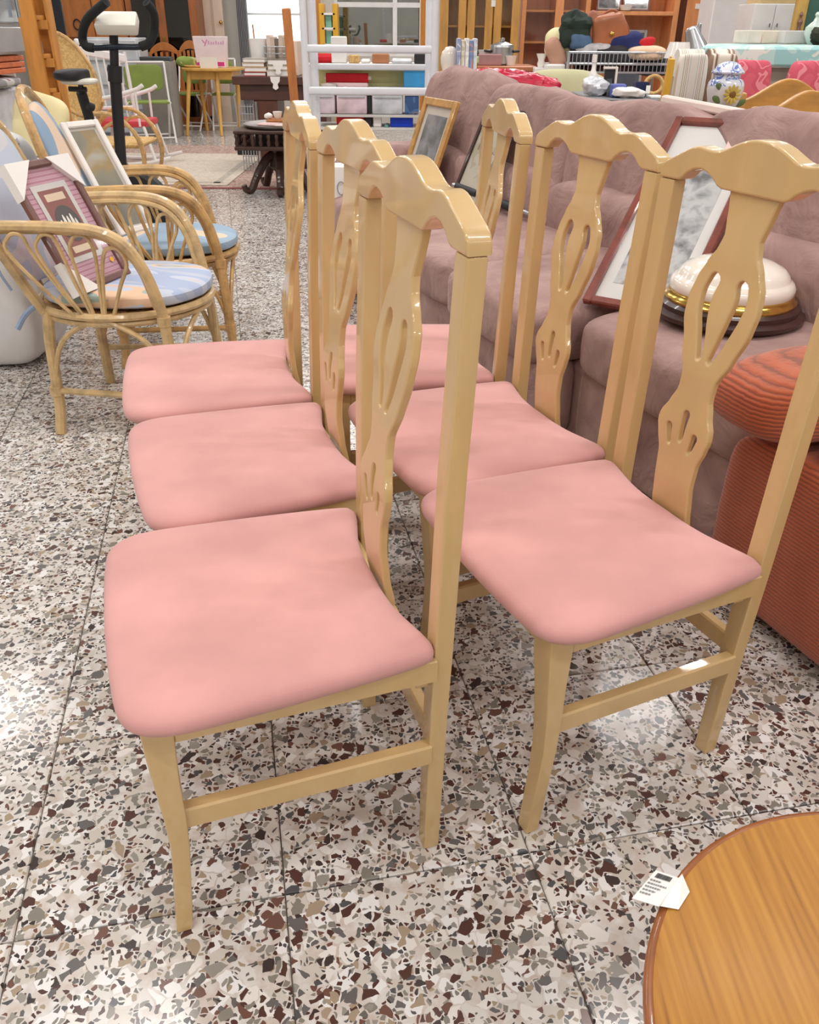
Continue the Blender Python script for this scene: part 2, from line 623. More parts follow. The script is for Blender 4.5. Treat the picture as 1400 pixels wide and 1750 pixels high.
# ================================================================ dining chairs
M_BEECH = wood('lacquered_beech', (209, 176, 122), 0.97, 0.32, 0.7, (3, 3, 0.6), 4.0)
M_PINK = mat('pink_seat_fabric', (209, 153, 148), 0.9, 0.05, 6, bmp=0.06, bscale=500, sheen=0.2)
SEAT_HALF = [(.031, 0), (.031, .05), (.026, .10), (.014, .15), (.005, .185), (.007, .203), (.022, .213), (.09, .222), (.18, .230), (.27, .236), (.34, .239),
             (.375, .236), (.400, .226), (.417, .208), (.426, .18), (.431, .12), (.433, .06), (.434, 0)]
def seat_geo():
    half = [Vector((x, y, 0)) for x, y in SEAT_HALF]
    left = spl(half, 3)
    loop = left + [Vector((p.x, -p.y, 0)) for p in reversed(left[1:-1])]
    n = len(loop)
    c = Vector((.225, 0, 0))
    prof = [(0.93, .412), (0.975, .414), (0.995, .420), (1.0, .427), (0.992, .434), (0.97, .440), (0.93, .444), (0.86, .4475), (0.72, .4505), (0.5, .4525), (0.25, .4535)]
    V, F = [], []
    for s, z in prof:
        for p in loop:
            d = p - c
            q = c + d * s
            V.append((q.x, q.y, z + (0.0015 * noise3((q.x, q.y, z), 9, 2) if s < .9 else 0)))
    for i in range(len(prof) - 1):
        for k in range(n):
            F.append((i * n + k, i * n + (k + 1) % n, (i + 1) * n + (k + 1) % n, (i + 1) * n + k))
    F.append(tuple(range(n)))
    V.append((c.x, c.y, .4538))
    m = len(V) - 1
    b0 = (len(prof) - 1) * n
    for k in range(n):
        F.append((b0 + k, b0 + (k + 1) % n, m))
    # orientation: the half outline runs clockwise seen from above, so flip
    return G(V, [tuple(reversed(f)) for f in F])
def quad_prism(rings):
    """stack of 4-cornered sections (x0,x1,y0,y1,z)"""
    V, F = [], []
    for (x0, x1, y0, y1, z) in rings:
        V += [(x0, y0, z), (x1, y0, z), (x1, y1, z), (x0, y1, z)]
    for i in range(len(rings) - 1):
        for k in range(4):
            j = (k + 1) % 4
            F.append((i * 4 + k, i * 4 + j, i * 4 + 4 + j, i * 4 + 4 + k))
    m = len(rings) - 1
    F += [(3, 2, 1, 0), (m * 4, m * 4 + 1, m * 4 + 2, m * 4 + 3)]
    return G(V, F)
def flip_y(g):
    return G([Vector((v.x, -v.y, v.z)) for v in g.V], [tuple(reversed(f)) for f in g.F])
def interp(tab, z):
    tab = sorted(tab)
    if z <= tab[0][0]:
        return tab[0][1]
    for (a, va), (b, vb) in zip(tab, tab[1:]):
        if z <= b:
            t = (z - a) / (b - a)
            t = t * t * (3 - 2 * t) * 0.5 + t * 0.5
            return va + (vb - va) * t
    return tab[-1][1]
SPLAT_W = [(.400, .046), (.45, .0455), (.50, .044), (.54, .046), (.57, .056), (.59, .0615), (.605, .060), (.63, .047), (.655, .037), (.68, .0375), (.72, .055), (.77, .072), (.80, .0745), (.83, .069), (.86, .055), (.88, .042), (.90, .0365), (.93, .043), (.965, .0505)]
SPLAT_X = [(.40, .016), (.45, .024), (.5, .028), (.59, .026), (.67, .014), (.76, .0), (.85, -.015), (.965, -.030)]
def drop(c0, c1, w0, w1, n=8):
    """teardrop slot from c0 (width w0) to c1 (width w1)"""
    a, b = Vector(c0 + (0,)), Vector(c1 + (0,))
    t = (b - a).normalized()
    s = Vector((-t.y, t.x, 0))
    out = []
    for k in range(n + 1):
        th = -math.pi / 2 + math.pi * k / n
        out.append(b + (s * math.sin(th) * -1 + t * math.cos(th)) * w1 / 2 * 1.0)
    for k in range(n + 1):
        th = math.pi / 2 + math.pi * k / n
        out.append(a + (s * math.sin(th) * -1 + t * math.cos(th)) * w0 / 2)
    return [(p.x, p.y) for p in out]
def slot(center, widths, n=6):
    """curved slot: centre line points with a width each"""
    C = spl([Vector(c + (0,)) for c in center], 5)
    m = len(C)
    Wd = [interp([(i / (len(widths) - 1), w) for i, w in enumerate(widths)], k / (m - 1)) for k in range(m)]
    L, Rr = [], []
    for i in range(m):
        t = (C[min(i + 1, m - 1)] - C[max(i - 1, 0)]).normalized()
        s = Vector((-t.y, t.x, 0))
        L.append(C[i] + s * Wd[i] / 2)
        Rr.append(C[i] - s * Wd[i] / 2)
    t = (C[-1] - C[-2]).normalized(); s = Vector((-t.y, t.x, 0))
    cap1 = [C[-1] + (s * math.cos(math.pi * k / n) + t * math.sin(math.pi * k / n)) * Wd[-1] / 2 for k in range(1, n)]
    t = (C[1] - C[0]).normalized(); s = Vector((-t.y, t.x, 0))
    cap0 = [C[0] + (-s * math.cos(math.pi * k / n) - t * math.sin(math.pi * k / n)) * Wd[0] / 2 for k in range(1, n)]
    return [(p.x, p.y) for p in L + cap1 + list(reversed(Rr)) + cap0]
def splat_geo():
    zs = [.400 + (.965 - .400) * i / 70 for i in range(71)]
    right = [(interp(SPLAT_W, z), z) for z in zs]
    outer = right + [(-y, z) for y, z in reversed(right)]
    H = []
    for s in (1, -1):
        H.append(slot([(s * .0125, .713), (s * .0225, .748), (s * .033, .785), (s * .0355, .812), (s * .030, .832)], [.011, .017, .022, .024, .023]))
        H.append(drop((s * .0245, .560), (s * .031, .588), .008, .013))
    H.append(drop((0, .573), (0, .618), .009, .015))
    g = slice_z(plate(outer, .013, .0030, H, 2), [.415 + i * .018 for i in range(31)])
    return g.map(lambda v: (v.z + interp(SPLAT_X, v.y), v.x, v.y))
def crest_geo():
    half = [(0, 1.038), (.02, 1.0365), (.04, 1.031), (.06, 1.0225), (.075, 1.0165), (.09, 1.0145), (.105, 1.0155), (.12, 1.0175), (.135, 1.016), (.15, 1.0105), (.165, 1.0035), (.18, .9965), (.193, .9905), (.202, .984), (.207, .974), (.207, .9625)]
    low = [(.1695, .9625), (.160, .963), (.153, .966), (.142, .976), (.128, .983), (.112, .985), (.096, .981), (.083, .974), (.073, .966), (.063, .9625)]
    top = [(p.x, p.y) for p in spl([Vector((a, b, 0)) for a, b in half[:-1]], 2)] + [half[-1]]
    r = top + low
    outer = r + [(-y, z) for y, z in reversed(r[1:])]
    g = plate(outer, .031, .0035, (), 2)
    return g.map(lambda v: (v.z - .0305, v.x, v.y))
def slice_z(g, zs):
    bm = bmesh.new()
    vs = [bm.verts.new(v) for v in g.V]
    for f in g.F:
        try:
            bm.faces.new([vs[i] for i in f])
        except ValueError:
            pass
    for z in zs:
        bmesh.ops.bisect_plane(bm, geom=bm.verts[:] + bm.edges[:] + bm.faces[:], plane_co=(0, z, 0), plane_no=(0, 1, 0), dist=1e-6)
    return from_bm(bm)
def make_chair():
    t = Thing('dining_chair', '', 'chair', (0, 0, 0), 0, 'pink-seated beech dining chairs')
    t.add('seat', seat_geo(), M_PINK, label='pink fabric seat pad with a concave back edge', smooth=50)
    leg = bevel(quad_prism([(.3850, .4085, .179, .207, 0), (.379, .404, .178, .207, .05), (.3735, .398, .176, .207, .11), (.367, .393, .173, .207, .18), (.3645, .394, .170, .207, .24), (.3645, .398, .166, .207, .31), (.362, .401, .160, .207, .365), (.360, .402, .158, .207, .412)]), .003, 2)
    t.add('front_leg', leg, M_BEECH)
    t.add('front_leg', flip_y(leg), M_BEECH)
    post = bevel(quad_prism([(-.018, .009, .160, .189, 0), (-.022, .006, .162, .196, .30), (-.025, .004, .165, .199, .42), (-.032, -.004, .167, .203, .70), (-.0425, -.0165, .1695, .207, .9622)]), .004, 2)
    t.add('back_post', post, M_BEECH)
    t.add('back_post', flip_y(post), M_BEECH)
    t.add('crest_rail', crest_geo(), M_BEECH, smooth=40)
    t.add('splat', splat_geo(), M_BEECH, smooth=40, label='pierced vase-shaped splat with teardrop slots')
    rail = bevel(quad_prism([(0, .362, .183, .205, .375), (0, .362, .183, .205, .4135)]), .002)
    t.add('side_rail', rail, M_BEECH)
    t.add('side_rail', flip_y(rail), M_BEECH)
    t.add('front_rail', bx(.374, .396, -.16, .16, .375, .4135, .002), M_BEECH)
    t.add('back_rail', bx(.006, .026, -.186, .186, .352, .392, .002), M_BEECH)
    st = bevel(quad_prism([(0, .37, .176, .197, .204), (0, .37, .176, .197, .242)]), .003)
    t.add('stretcher', st, M_BEECH)
    t.add('stretcher', flip_y(st), M_BEECH)
    t.add('stretcher', bx(-.016, .004, -.165, .165, .232, .270, .003), M_BEECH)
    for c in t.o.children:
        if c.name.split('.')[0] != 'seat':
            wn = c.modifiers.new('weighted_normal', 'WEIGHTED_NORMAL')
            wn.keep_sharp = True
            wn.weight = 100
    return t.o
CHAIRS = [((-.026, 1.0835), 199.56, 'nearest left pink-seated beech dining chair, its full front leg in view'),
          ((-.1302, 1.5652), 200.88, 'pink-seated beech dining chair in the middle of the left row'),
          ((-.2771, 1.9958), 195.09, 'farthest pink-seated beech dining chair of the left row, next to the rattan chairs'),
          ((.4864, 1.2927), 204.6, 'nearest right pink-seated beech dining chair, between the orange armchair and round table'),
          ((.3246, 1.7112), 203.06, 'pink-seated beech dining chair in the middle of the right row by the sofa'),
          ((.186, 2.1343), 187.24, 'farthest pink-seated beech dining chair of the right row, before the mauve sofa')]
proto = make_chair()
for k, ((x, y), a, lab) in enumerate(CHAIRS):
    o = proto if k == 0 else copy_tree(proto)
    o.location = (x, y, 0)
    o.rotation_euler = (0, 0, R(a))
    o['label'] = lab

# ================================================================ mauve sofa (runs away behind the chairs)
def suede(name, c, dark, light):
    m, nt, b = base_mat(name)
    co = coords(nt)
    a = N(nt, 'ShaderNodeTexNoise')
    a.inputs['Scale'].default_value = 5
    a.inputs['Detail'].default_value = 6
    a.inputs['Roughness'].default_value = 0.6
    a.inputs['Distortion'].default_value = 0.4
    nt.links.new(co, a.inputs['Vector'])
    nt.links.new(ramp(nt, a.outputs[0], [(0.3, dark), (0.5, c), (0.7, light)]), b.inputs['Base Color'])
    b.inputs['Roughness'].default_value = 0.85
    b.inputs['Sheen Weight'].default_value = 0.35
    b.inputs['Sheen Roughness'].default_value = 0.4
    b.inputs['Sheen Tint'].default_value = lin((225, 195, 190))
    f = N(nt, 'ShaderNodeTexNoise')
    f.inputs['Scale'].default_value = 7
    f.inputs['Detail'].default_value = 5
    f.inputs['Distortion'].default_value = 1.4
    nt.links.new(co, f.inputs['Vector'])
    bump(nt, b, f.outputs[0], 0.55, 0.03)
    MATS[name] = m
    return m
M_SUEDE = suede('mauve_suede', (160, 128, 122), (136, 105, 101), (178, 147, 140))
M_THREAD = mat('pale_stitching', (196, 176, 170), 0.8, 0.02)
SOFA_A = -67
sf = Thing('recliner_sofa', 'long mauve suede recliner sofa with plump back cushions behind the dining chairs', 'sofa', (.59, 1.87, 0), SOFA_A)
SEATS = [(-2.72, -1.96), (-1.95, -1.16), (-1.15, -.53), (-.50, .26)]
SHIFT = [.02, 0, -.03, .09]
TOPS = [1.005, .962, .955, .975]
BACKS = [(-3.02, -2.27), (-2.30, -1.53), (-1.56, -.83), (-.86, .30)]
sf.add('base', bx(-2.72, .24, .14, .86, .03, .30, .02), M_SUEDE)
for k, (a, b) in enumerate(SEATS):
    w, c = b - a, (a + b) / 2
    sf.add('footrest_panel', puff(w - .01, .15, .27, .3, .16, 44, 20, .004, 7, k).move(c, .10 + SHIFT[k], .185), M_SUEDE)
    sf.add('seat_cushion', puff(w + .004, .74, .20, .38, .20, 56, 28, .010, 5, k + 3).map(lambda v: (v.x, v.y, v.z + .012 * v.y / .34)).move(c, .36 + SHIFT[k], .392), M_SUEDE)
    a, b = BACKS[k]
    w, c = b - a, (a + b) / 2
    sf.add('lumbar_cushion', puff(w - .005, .24, .30, .55, .22, 44, 24, .014, 5, k + 9).move(c, .70, .53), M_SUEDE)
    h = TOPS[k] - .50
    bk = puff(w + .012, .25, h, .42, .20, 72, 40, .026, 5, k * 2.7 + 1).rot(-12, 0, 0).move(c, .79, .50 + h / 2)
    bo = sf.add('back_cushion', bk, M_SUEDE)
    if k == 3:
        for dx in (.10, .125):
            pts = [Vector((c + dx, .665 + .10 * t - .02 * math.sin(math.pi * t), .60 + .30 * t)) for t in [i / 10 for i in range(11)]]
            sf.add('stitching', tube(pts, .002, 5), M_THREAD, parent=bo)
sf.add('back_panel', bx(-2.72, .24, .80, .95, .05, .82, .05, 3), M_SUEDE)
sf.add('arm', puff(.40, .66, .64, .32, .3, 36, 24, .012, 5, 21).move(-2.98, .62, .335), M_SUEDE)
SMAT = sf.M
def sofa_pt(v, n, z):
    return SMAT @ Vector((v, n, z))

# ---------------------------------------------------------------- framed pictures
def frame_thing(name, label, loc, rz, lean, w, h, fw, fd, m_frame, m_mat, m_art, art, extra=None, tag=None):
    """frame standing on its bottom edge; front faces local -Y, leaning back by lean degrees"""
    t = Thing(name, label, 'picture', loc, rz)
    def L(g):
        return g.rot(-lean, 0, 0)
    t.add('frame', L(bx(-w / 2, -w / 2 + fw, 0, fd, 0, h, .004) + bx(w / 2 - fw, w / 2, 0, fd, 0, h, .004) + bx(-w / 2 + fw, w / 2 - fw, 0, fd, 0, fw, .004) + bx(-w / 2 + fw, w / 2 - fw, 0, fd, h - fw, h, .004)), m_frame)
    t.add('backing', L(bx(-w / 2 + fw, w / 2 - fw, fd * .7, fd * .9, fw, h - fw)), m_mat, label='pale mount')
    a = art
    t.add('print', L(bx(-w / 2 + a[0], w / 2 - a[1], fd * .62, fd * .72, a[2], h - a[3])), m_art)
    t.add('glazing', L(bx(-w / 2 + fw, w / 2 - fw, fd * .42, fd * .46, fw, h - fw)), M_PICGLASS)
    if extra:
        extra(t, L)
    return t
M_PICGLASS = glass('picture_glass', (250, 250, 250), 0.05)
M_GOLD = wood('golden_oak', (196, 148, 84), 0.8, 0.4, 0.2, (3, 3, 3), 6)
M_REDWOOD = wood('red_mahogany', (126, 62, 50), 0.78, 0.35, 0.3, (3, 3, 3), 6)
M_DARKW = wood('dark_walnut', (66, 42, 36), 0.7, 0.4, 0.1, (3, 3, 3), 6)
M_CREAM = mat('cream_card', (238, 226, 214), 0.8, 0.02)
M_PAPER = mat('white_paper', (240, 236, 232), 0.8, 0.015)
M_LAND = pattern('grey_landscape', [(0, (70, 78, 76)), (.40, (104, 108, 108)), (.5, (142, 142, 148)), (.6, (166, 168, 176)), (.72, (190, 170, 150))], 11, .6, detail=3, const=False)
M_ETCH = pattern('pencil_drawing', [(0, (90, 92, 94)), (.36, (120, 122, 124)), (.46, (190, 190, 192)), (.52, (216, 216, 216)), (.6, (206, 206, 206)), (.7, (150, 152, 154))], 13, .7, detail=8, dist=.2, const=False)
M_CERT = pattern('pale_certificate', [(0, (224, 216, 196)), (.5, (206, 196, 170)), (.56, (160, 150, 128)), (.6, (226, 220, 204))], 9, .7, detail=3)
p = sofa_pt(-2.595, .46, .495)
frame_thing('framed_picture', 'small gold-framed landscape leaning on the sofa back', p, SOFA_A, 20, .38, .42, .036, .022, M_GOLD, M_CREAM, M_LAND, (.075, .075, .075, .075))
p = sofa_pt(-2.03, .48, .505)
frame_thing('framed_certificate', 'dark thin-framed certificate standing behind the far right dining chair', p, SOFA_A, 24, .33, .42, .014, .02, M_DARKW, M_CERT, M_CERT, (.05, .05, .05, .05))
def pic3_extra(t, L):
    t.add('sticker', L(bx(.045, .118, .0080, .0088, .635, .727)), mat('pinkish_label', (226, 200, 192), .8, .02))
    for k in range(3):
        t.add('print_line', L(bx(.065, .105, 0.0072, .0078, .705 - k * .010, .709 - k * .010)), mat('grey_ink', (120, 116, 112), .8, .02), )
b3 = sofa_pt(-.418, .215, .492)
frame_thing('framed_drawing', 'large red mahogany-framed black and white drawing leaning against the mauve sofa', b3, SOFA_A + 33, 53, .30, .755, .026, .022, M_REDWOOD, M_PAPER, M_ETCH, (.06, .06, .09, .15), pic3_extra)

# ---------------------------------------------------------------- ceiling lamp lying on the sofa seat
M_MILK = mat('milk_glass', (240, 230, 218), .12, .01, coat=.5)
M_BRASS = mat('polished_brass', (214, 176, 92), .18, .05, metal=1)
M_MAHOG = wood('dark_mahogany', (58, 30, 26), .7, .35, .25, (3, 3, 3), 5)
lp = sofa_pt(-.255, .415, .500)
t = Thing('dome_lamp', 'round ceiling lamp with milk glass dome on dark wood base lying on sofa', 'lamp', lp, 0)
t.add('wooden_base', lathe([(.150, 0), (.196, 0), (.202, .006), (.202, .014), (.190, .020), (.184, .022), (.184, .034), (.176, .040), (.170, .044), (.02, .046)], 56), M_MAHOG)
t.add('brass_ring', lathe([(.150, .040), (.172, .042), (.174, .050), (.166, .058), (.164, .064), (.158, .068), (.02, .068)], 56), M_BRASS)
t.add('glass_dome', lathe([(.158, .064), (.163, .072), (.163, .086), (.156, .098), (.148, .103), (.145, .106), (.142, .115), (.128, .130), (.10, .143), (.06, .152), (.02, .155), (.002, .155)], 56), M_MILK)
# ---------------------------------------------------------------- folded metal tube on the sofa
M_BLACK = mat('black_rubber', (38, 38, 40), .55, .05)
M_STEEL = mat('brushed_steel', (186, 188, 192), .28, .04, metal=1)
t = Thing('walking_stick', 'folded metal walking stick with black grips lying on the sofa', 'stick', sofa_pt(-1.9, .52, .50), 0)
a0, a1 = sofa_pt(-2.20, .5, .555), sofa_pt(-1.545, .56, .525)
def along(t0, t1):
    return a0.lerp(a1, t0), a0.lerp(a1, t1)
t.addw('tube', tube(along(0, 1), .011, 12), M_STEEL)
t.addw('grip', tube(along(.05, .32), .017, 12), M_BLACK)
t.addw('grip', tube(along(.64, .76), .019, 12), M_BLACK)
d = (a1 - a0).normalized()
t.addw('end_ring', tube([a1 + Vector((0, 0, .0)) + Vector((math.cos(x) * .026, 0, math.sin(x) * .026)) + d * .026 for x in [i * math.pi / 10 for i in range(20)]], .007, 8, True), M_PAPER)

# ================================================================ orange armchair
def cord(name, c):
    m, nt, b = base_mat(name)
    co = coords(nt)
    w = N(nt, 'ShaderNodeTexWave')
    w.bands_direction = 'Z'
    w.inputs['Scale'].default_value = 36
    w.inputs['Distortion'].default_value = 1.6
    w.inputs['Detail'].default_value = 2
    w.inputs['Detail Scale'].default_value = 1.6
    nt.links.new(co, w.inputs['Vector'])
    nt.links.new(ramp(nt, w.outputs[1], [(.0, tuple(v * .76 for v in c)), (.16, tuple(v * .95 for v in c)), (.5, c), (.9, tuple(min(255, v * 1.06) for v in c))]), b.inputs['Base Color'])
    b.inputs['Roughness'].default_value = .85
    b.inputs['Sheen Weight'].default_value = .3
    bump(nt, b, w.outputs[1], .45, .004)
    MATS[name] = m
    return m
M_ORANGE = cord('orange_ribbed_velvet', (172, 82, 46))
oc = Thing('armchair', 'orange ribbed velvet armchair beside the nearest right dining chair', 'armchair', (.70, 1.66, 0), -68.5)
# local x runs along the front towards the camera, local y to the chair's back
oc.add('front_panel', puff(.80, .20, .40, .25, .15, 60, 24, .004, 6, 1).move(.40, .10, .235), M_ORANGE)
oc.add('side_panel', bx(.0, .14, .04, .78, .04, .50, .03, 3), M_ORANGE)
oc.add('arm', puff(.24, .86, .16, .6, .45, 44, 26, .006, 6, 4).move(.09, .33, .528), M_ORANGE)
oc.add('seat_cushion', puff(.56, .62, .20, .45, .25, 48, 24, .008, 6, 5).move(.48, .33, .43), M_ORANGE)
oc.add('side_panel', bx(.82, .96, .04, .78, .04, .50, .03, 3), M_ORANGE)
oc.add('arm', puff(.24, .86, .17, .55, .45, 44, 26, .006, 6, 6).move(.89, .33, .545), M_ORANGE)
oc.add('backrest', puff(.96, .24, .74, .4, .25, 48, 30, .01, 5, 7).rot(-8, 0, 0).move(.48, .80, .50), M_ORANGE)
for x in (.08, .88):
    for y in (.1, .75):
        oc.add('foot', lathe([(.025, 0), (.03, .05)], 12, (x, y, 0)), M_DARKW)

# ================================================================ round pine table, bottom right
M_PINE = None
def pine_top():
    m, nt, b = base_mat('honey_pine')
    co = coords(nt, (34, 1.6, 8), rot=(0, 0, R(-48)))
    a = N(nt, 'ShaderNodeTexNoise')
    a.inputs['Scale'].default_value = 3.2
    a.inputs['Detail'].default_value = 5
    a.inputs['Distortion'].default_value = .25
    nt.links.new(co, a.inputs['Vector'])
    w = N(nt, 'ShaderNodeTexWave')
    w.inputs['Scale'].default_value = 1.5
    w.inputs['Distortion'].default_value = 2.4
    w.inputs['Detail'].default_value = 3
    w.inputs['Detail Scale'].default_value = .8
    nt.links.new(co, w.inputs['Vector'])
    mx = N(nt, 'ShaderNodeMix', data_type='FLOAT')
    mx.inputs[0].default_value = .12
    nt.links.new(a.outputs[0], mx.inputs[2])
    nt.links.new(w.outputs[1], mx.inputs[3])
    nt.links.new(ramp(nt, mx.outputs[0], [(.22, (128, 80, 24)), (.40, (162, 108, 36)), (.58, (174, 120, 44)), (.8, (184, 132, 56))]), b.inputs['Base Color'])
    b.inputs['Roughness'].default_value = .48
    b.inputs['Specular IOR Level'].default_value = .35
    b.inputs['Coat Weight'].default_value = .06
    b.inputs['Coat Roughness'].default_value = .2
    return m
M_PINE = pine_top()
M_PINEEDGE = wood('pine_edge', (144, 82, 38), .85, .3, .4, (3, 3, 10), 5)
TZ, TR = .40, .272
TC = Vector((.487, .382))
t = Thing('side_table', 'round honey pine side table with a price tag on its rim', 'table', (TC.x, TC.y, 0), 0)
t.add('tabletop', lathe([(.01, TZ - .024), (TR - .014, TZ - .024), (TR - .006, TZ - .019), (TR - .006, TZ - .014), (TR, TZ - .010), (TR, TZ - .004), (TR - .003, TZ - .001), (TR - .007, TZ)], 96), M_PINEEDGE)
t.add('top_board', lathe([(TR - .008, TZ - .01), (TR - .008, TZ + .0006), (TR - .012, TZ + .001), (.001, TZ + .001)], 96), M_PINE)
t.add('pedestal', lathe([(.03, .06), (.045, .10), (.03, .16), (.024, .24), (.04, .32), (.05, TZ - .03)], 24), M_PINEEDGE)
for k in range(3):
    a = R(20 + 120 * k)
    t.add('leg', tube(spl([(.02 * math.cos(a), .02 * math.sin(a), .12), (.10 * math.cos(a), .10 * math.sin(a), .10), (.20 * math.cos(a), .20 * math.sin(a), .02)], 6), .018, 10), M_PINEEDGE)
# paper price tag on the rim
M_INK = mat('black_ink', (70, 68, 68), .8, .02)
tg = Thing('price_tag', 'white paper price tag with barcode stuck on the round table rim', 'tag', atz(1135, 1525, TZ + .002), 0)
def quad(ps, th=.0006):
    n = (ps[1] - ps[0]).cross(ps[2] - ps[0]).normalized()
    return G([p for p in ps] + [p - n * th for p in ps], [(0, 1, 2, 3), (7, 6, 5, 4)] + [(k, k + 4, (k + 1) % 4 + 4, (k + 1) % 4) for k in range(4)])
def zp(px, py, z):
    return atz(px, py, z)
q = [zp(1080, 1535, TZ - .012), zp(1126, 1549, TZ + .006), zp(1160, 1500, TZ + .010), zp(1121, 1487, TZ - .006)]
tg.addw('sheet', quad(q), M_PAPER, label='curled printed sheet')
q2 = [zp(1122, 1547, TZ + .004), zp(1160, 1554, TZ + .0025), zp(1179, 1524, TZ + .0025), zp(1166, 1493, TZ + .013)]
tg.addw('folded_flap', quad(q2), M_PAPER)
nrm = (q[1] - q[0]).cross(q[2] - q[0]).normalized()
if nrm.z < 0:
    nrm = -nrm
def on(u, v):
    return q[0].lerp(q[1], u).lerp(q[3].lerp(q[2], u), v) + nrm * .0008
def strip(u0, u1, v0, v1):
    return quad([on(u0, v0), on(u1, v0), on(u1, v1), on(u0, v1)], .0002)
bars = G()
u = .18
rb = random.Random(3)
while u < .8:
    w = rb.choice((.012, .02, .03))
    bars = bars + strip(u, u + w, .78, .93)
    u += w + rb.choice((.012, .02))
tg.addw('barcode', bars, M_INK, smooth=0)
ln = G()
for (v, a, b) in ((.66, .1, .55), (.55, .1, .85), (.44, .1, .7), (.33, .1, .6), (.22, .1, .5)):
    x = a
    while x < b:
        w = rb.uniform(.04, .1)
        ln = ln + strip(x, min(b, x + w), v, v + .045)
        x += w + .03
tg.addw('printed_lines', ln, mat('grey_print', (140, 138, 138), .8, .02), smooth=0)
# ================================================================ rattan armchairs
M_RATTAN = wood('peeled_rattan', (212, 180, 130), .8, .35, .25, (4, 4, 4), 5)
M_RATTAN2 = wood('honey_rattan', (206, 164, 106), .75, .35, .25, (4, 4, 4), 5)
M_WEAVE = pattern('woven_cane', [(0, (150, 104, 66)), (.45, (196, 154, 104)), (.6, (170, 124, 80))], 30, .7, detail=2)
M_BLUECUSH = pattern('faded_blue_print', [(0, (184, 190, 206)), (.40, (168, 180, 206)), (.5, (192, 198, 212)), (.60, (226, 190, 160)), (.66, (160, 176, 168)), (.70, (176, 186, 208)), (.78, (222, 206, 196))], 3.2, .9, detail=1.2, stretch=(1, 2.2, 1), dist=.9)
M_BLUECUSH2 = pattern('blue_peach_print', [(0, (148, 170, 190)), (.44, (158, 178, 196)), (.53, (226, 200, 176)), (.66, (140, 164, 188))], 3.0, .9, detail=.8, stretch=(1.6, 1, 1), dist=.5)
M_PALECUSH = pattern('pale_blue_print', [(0, (206, 204, 208)), (.42, (190, 198, 212)), (.5, (212, 204, 204)), (.58, (186, 192, 204)), (.68, (216, 208, 204))], 3.0, .9, detail=.8, dist=.5)
M_TIE = mat('grey_blue_tie', (140, 156, 182), .9, .05)
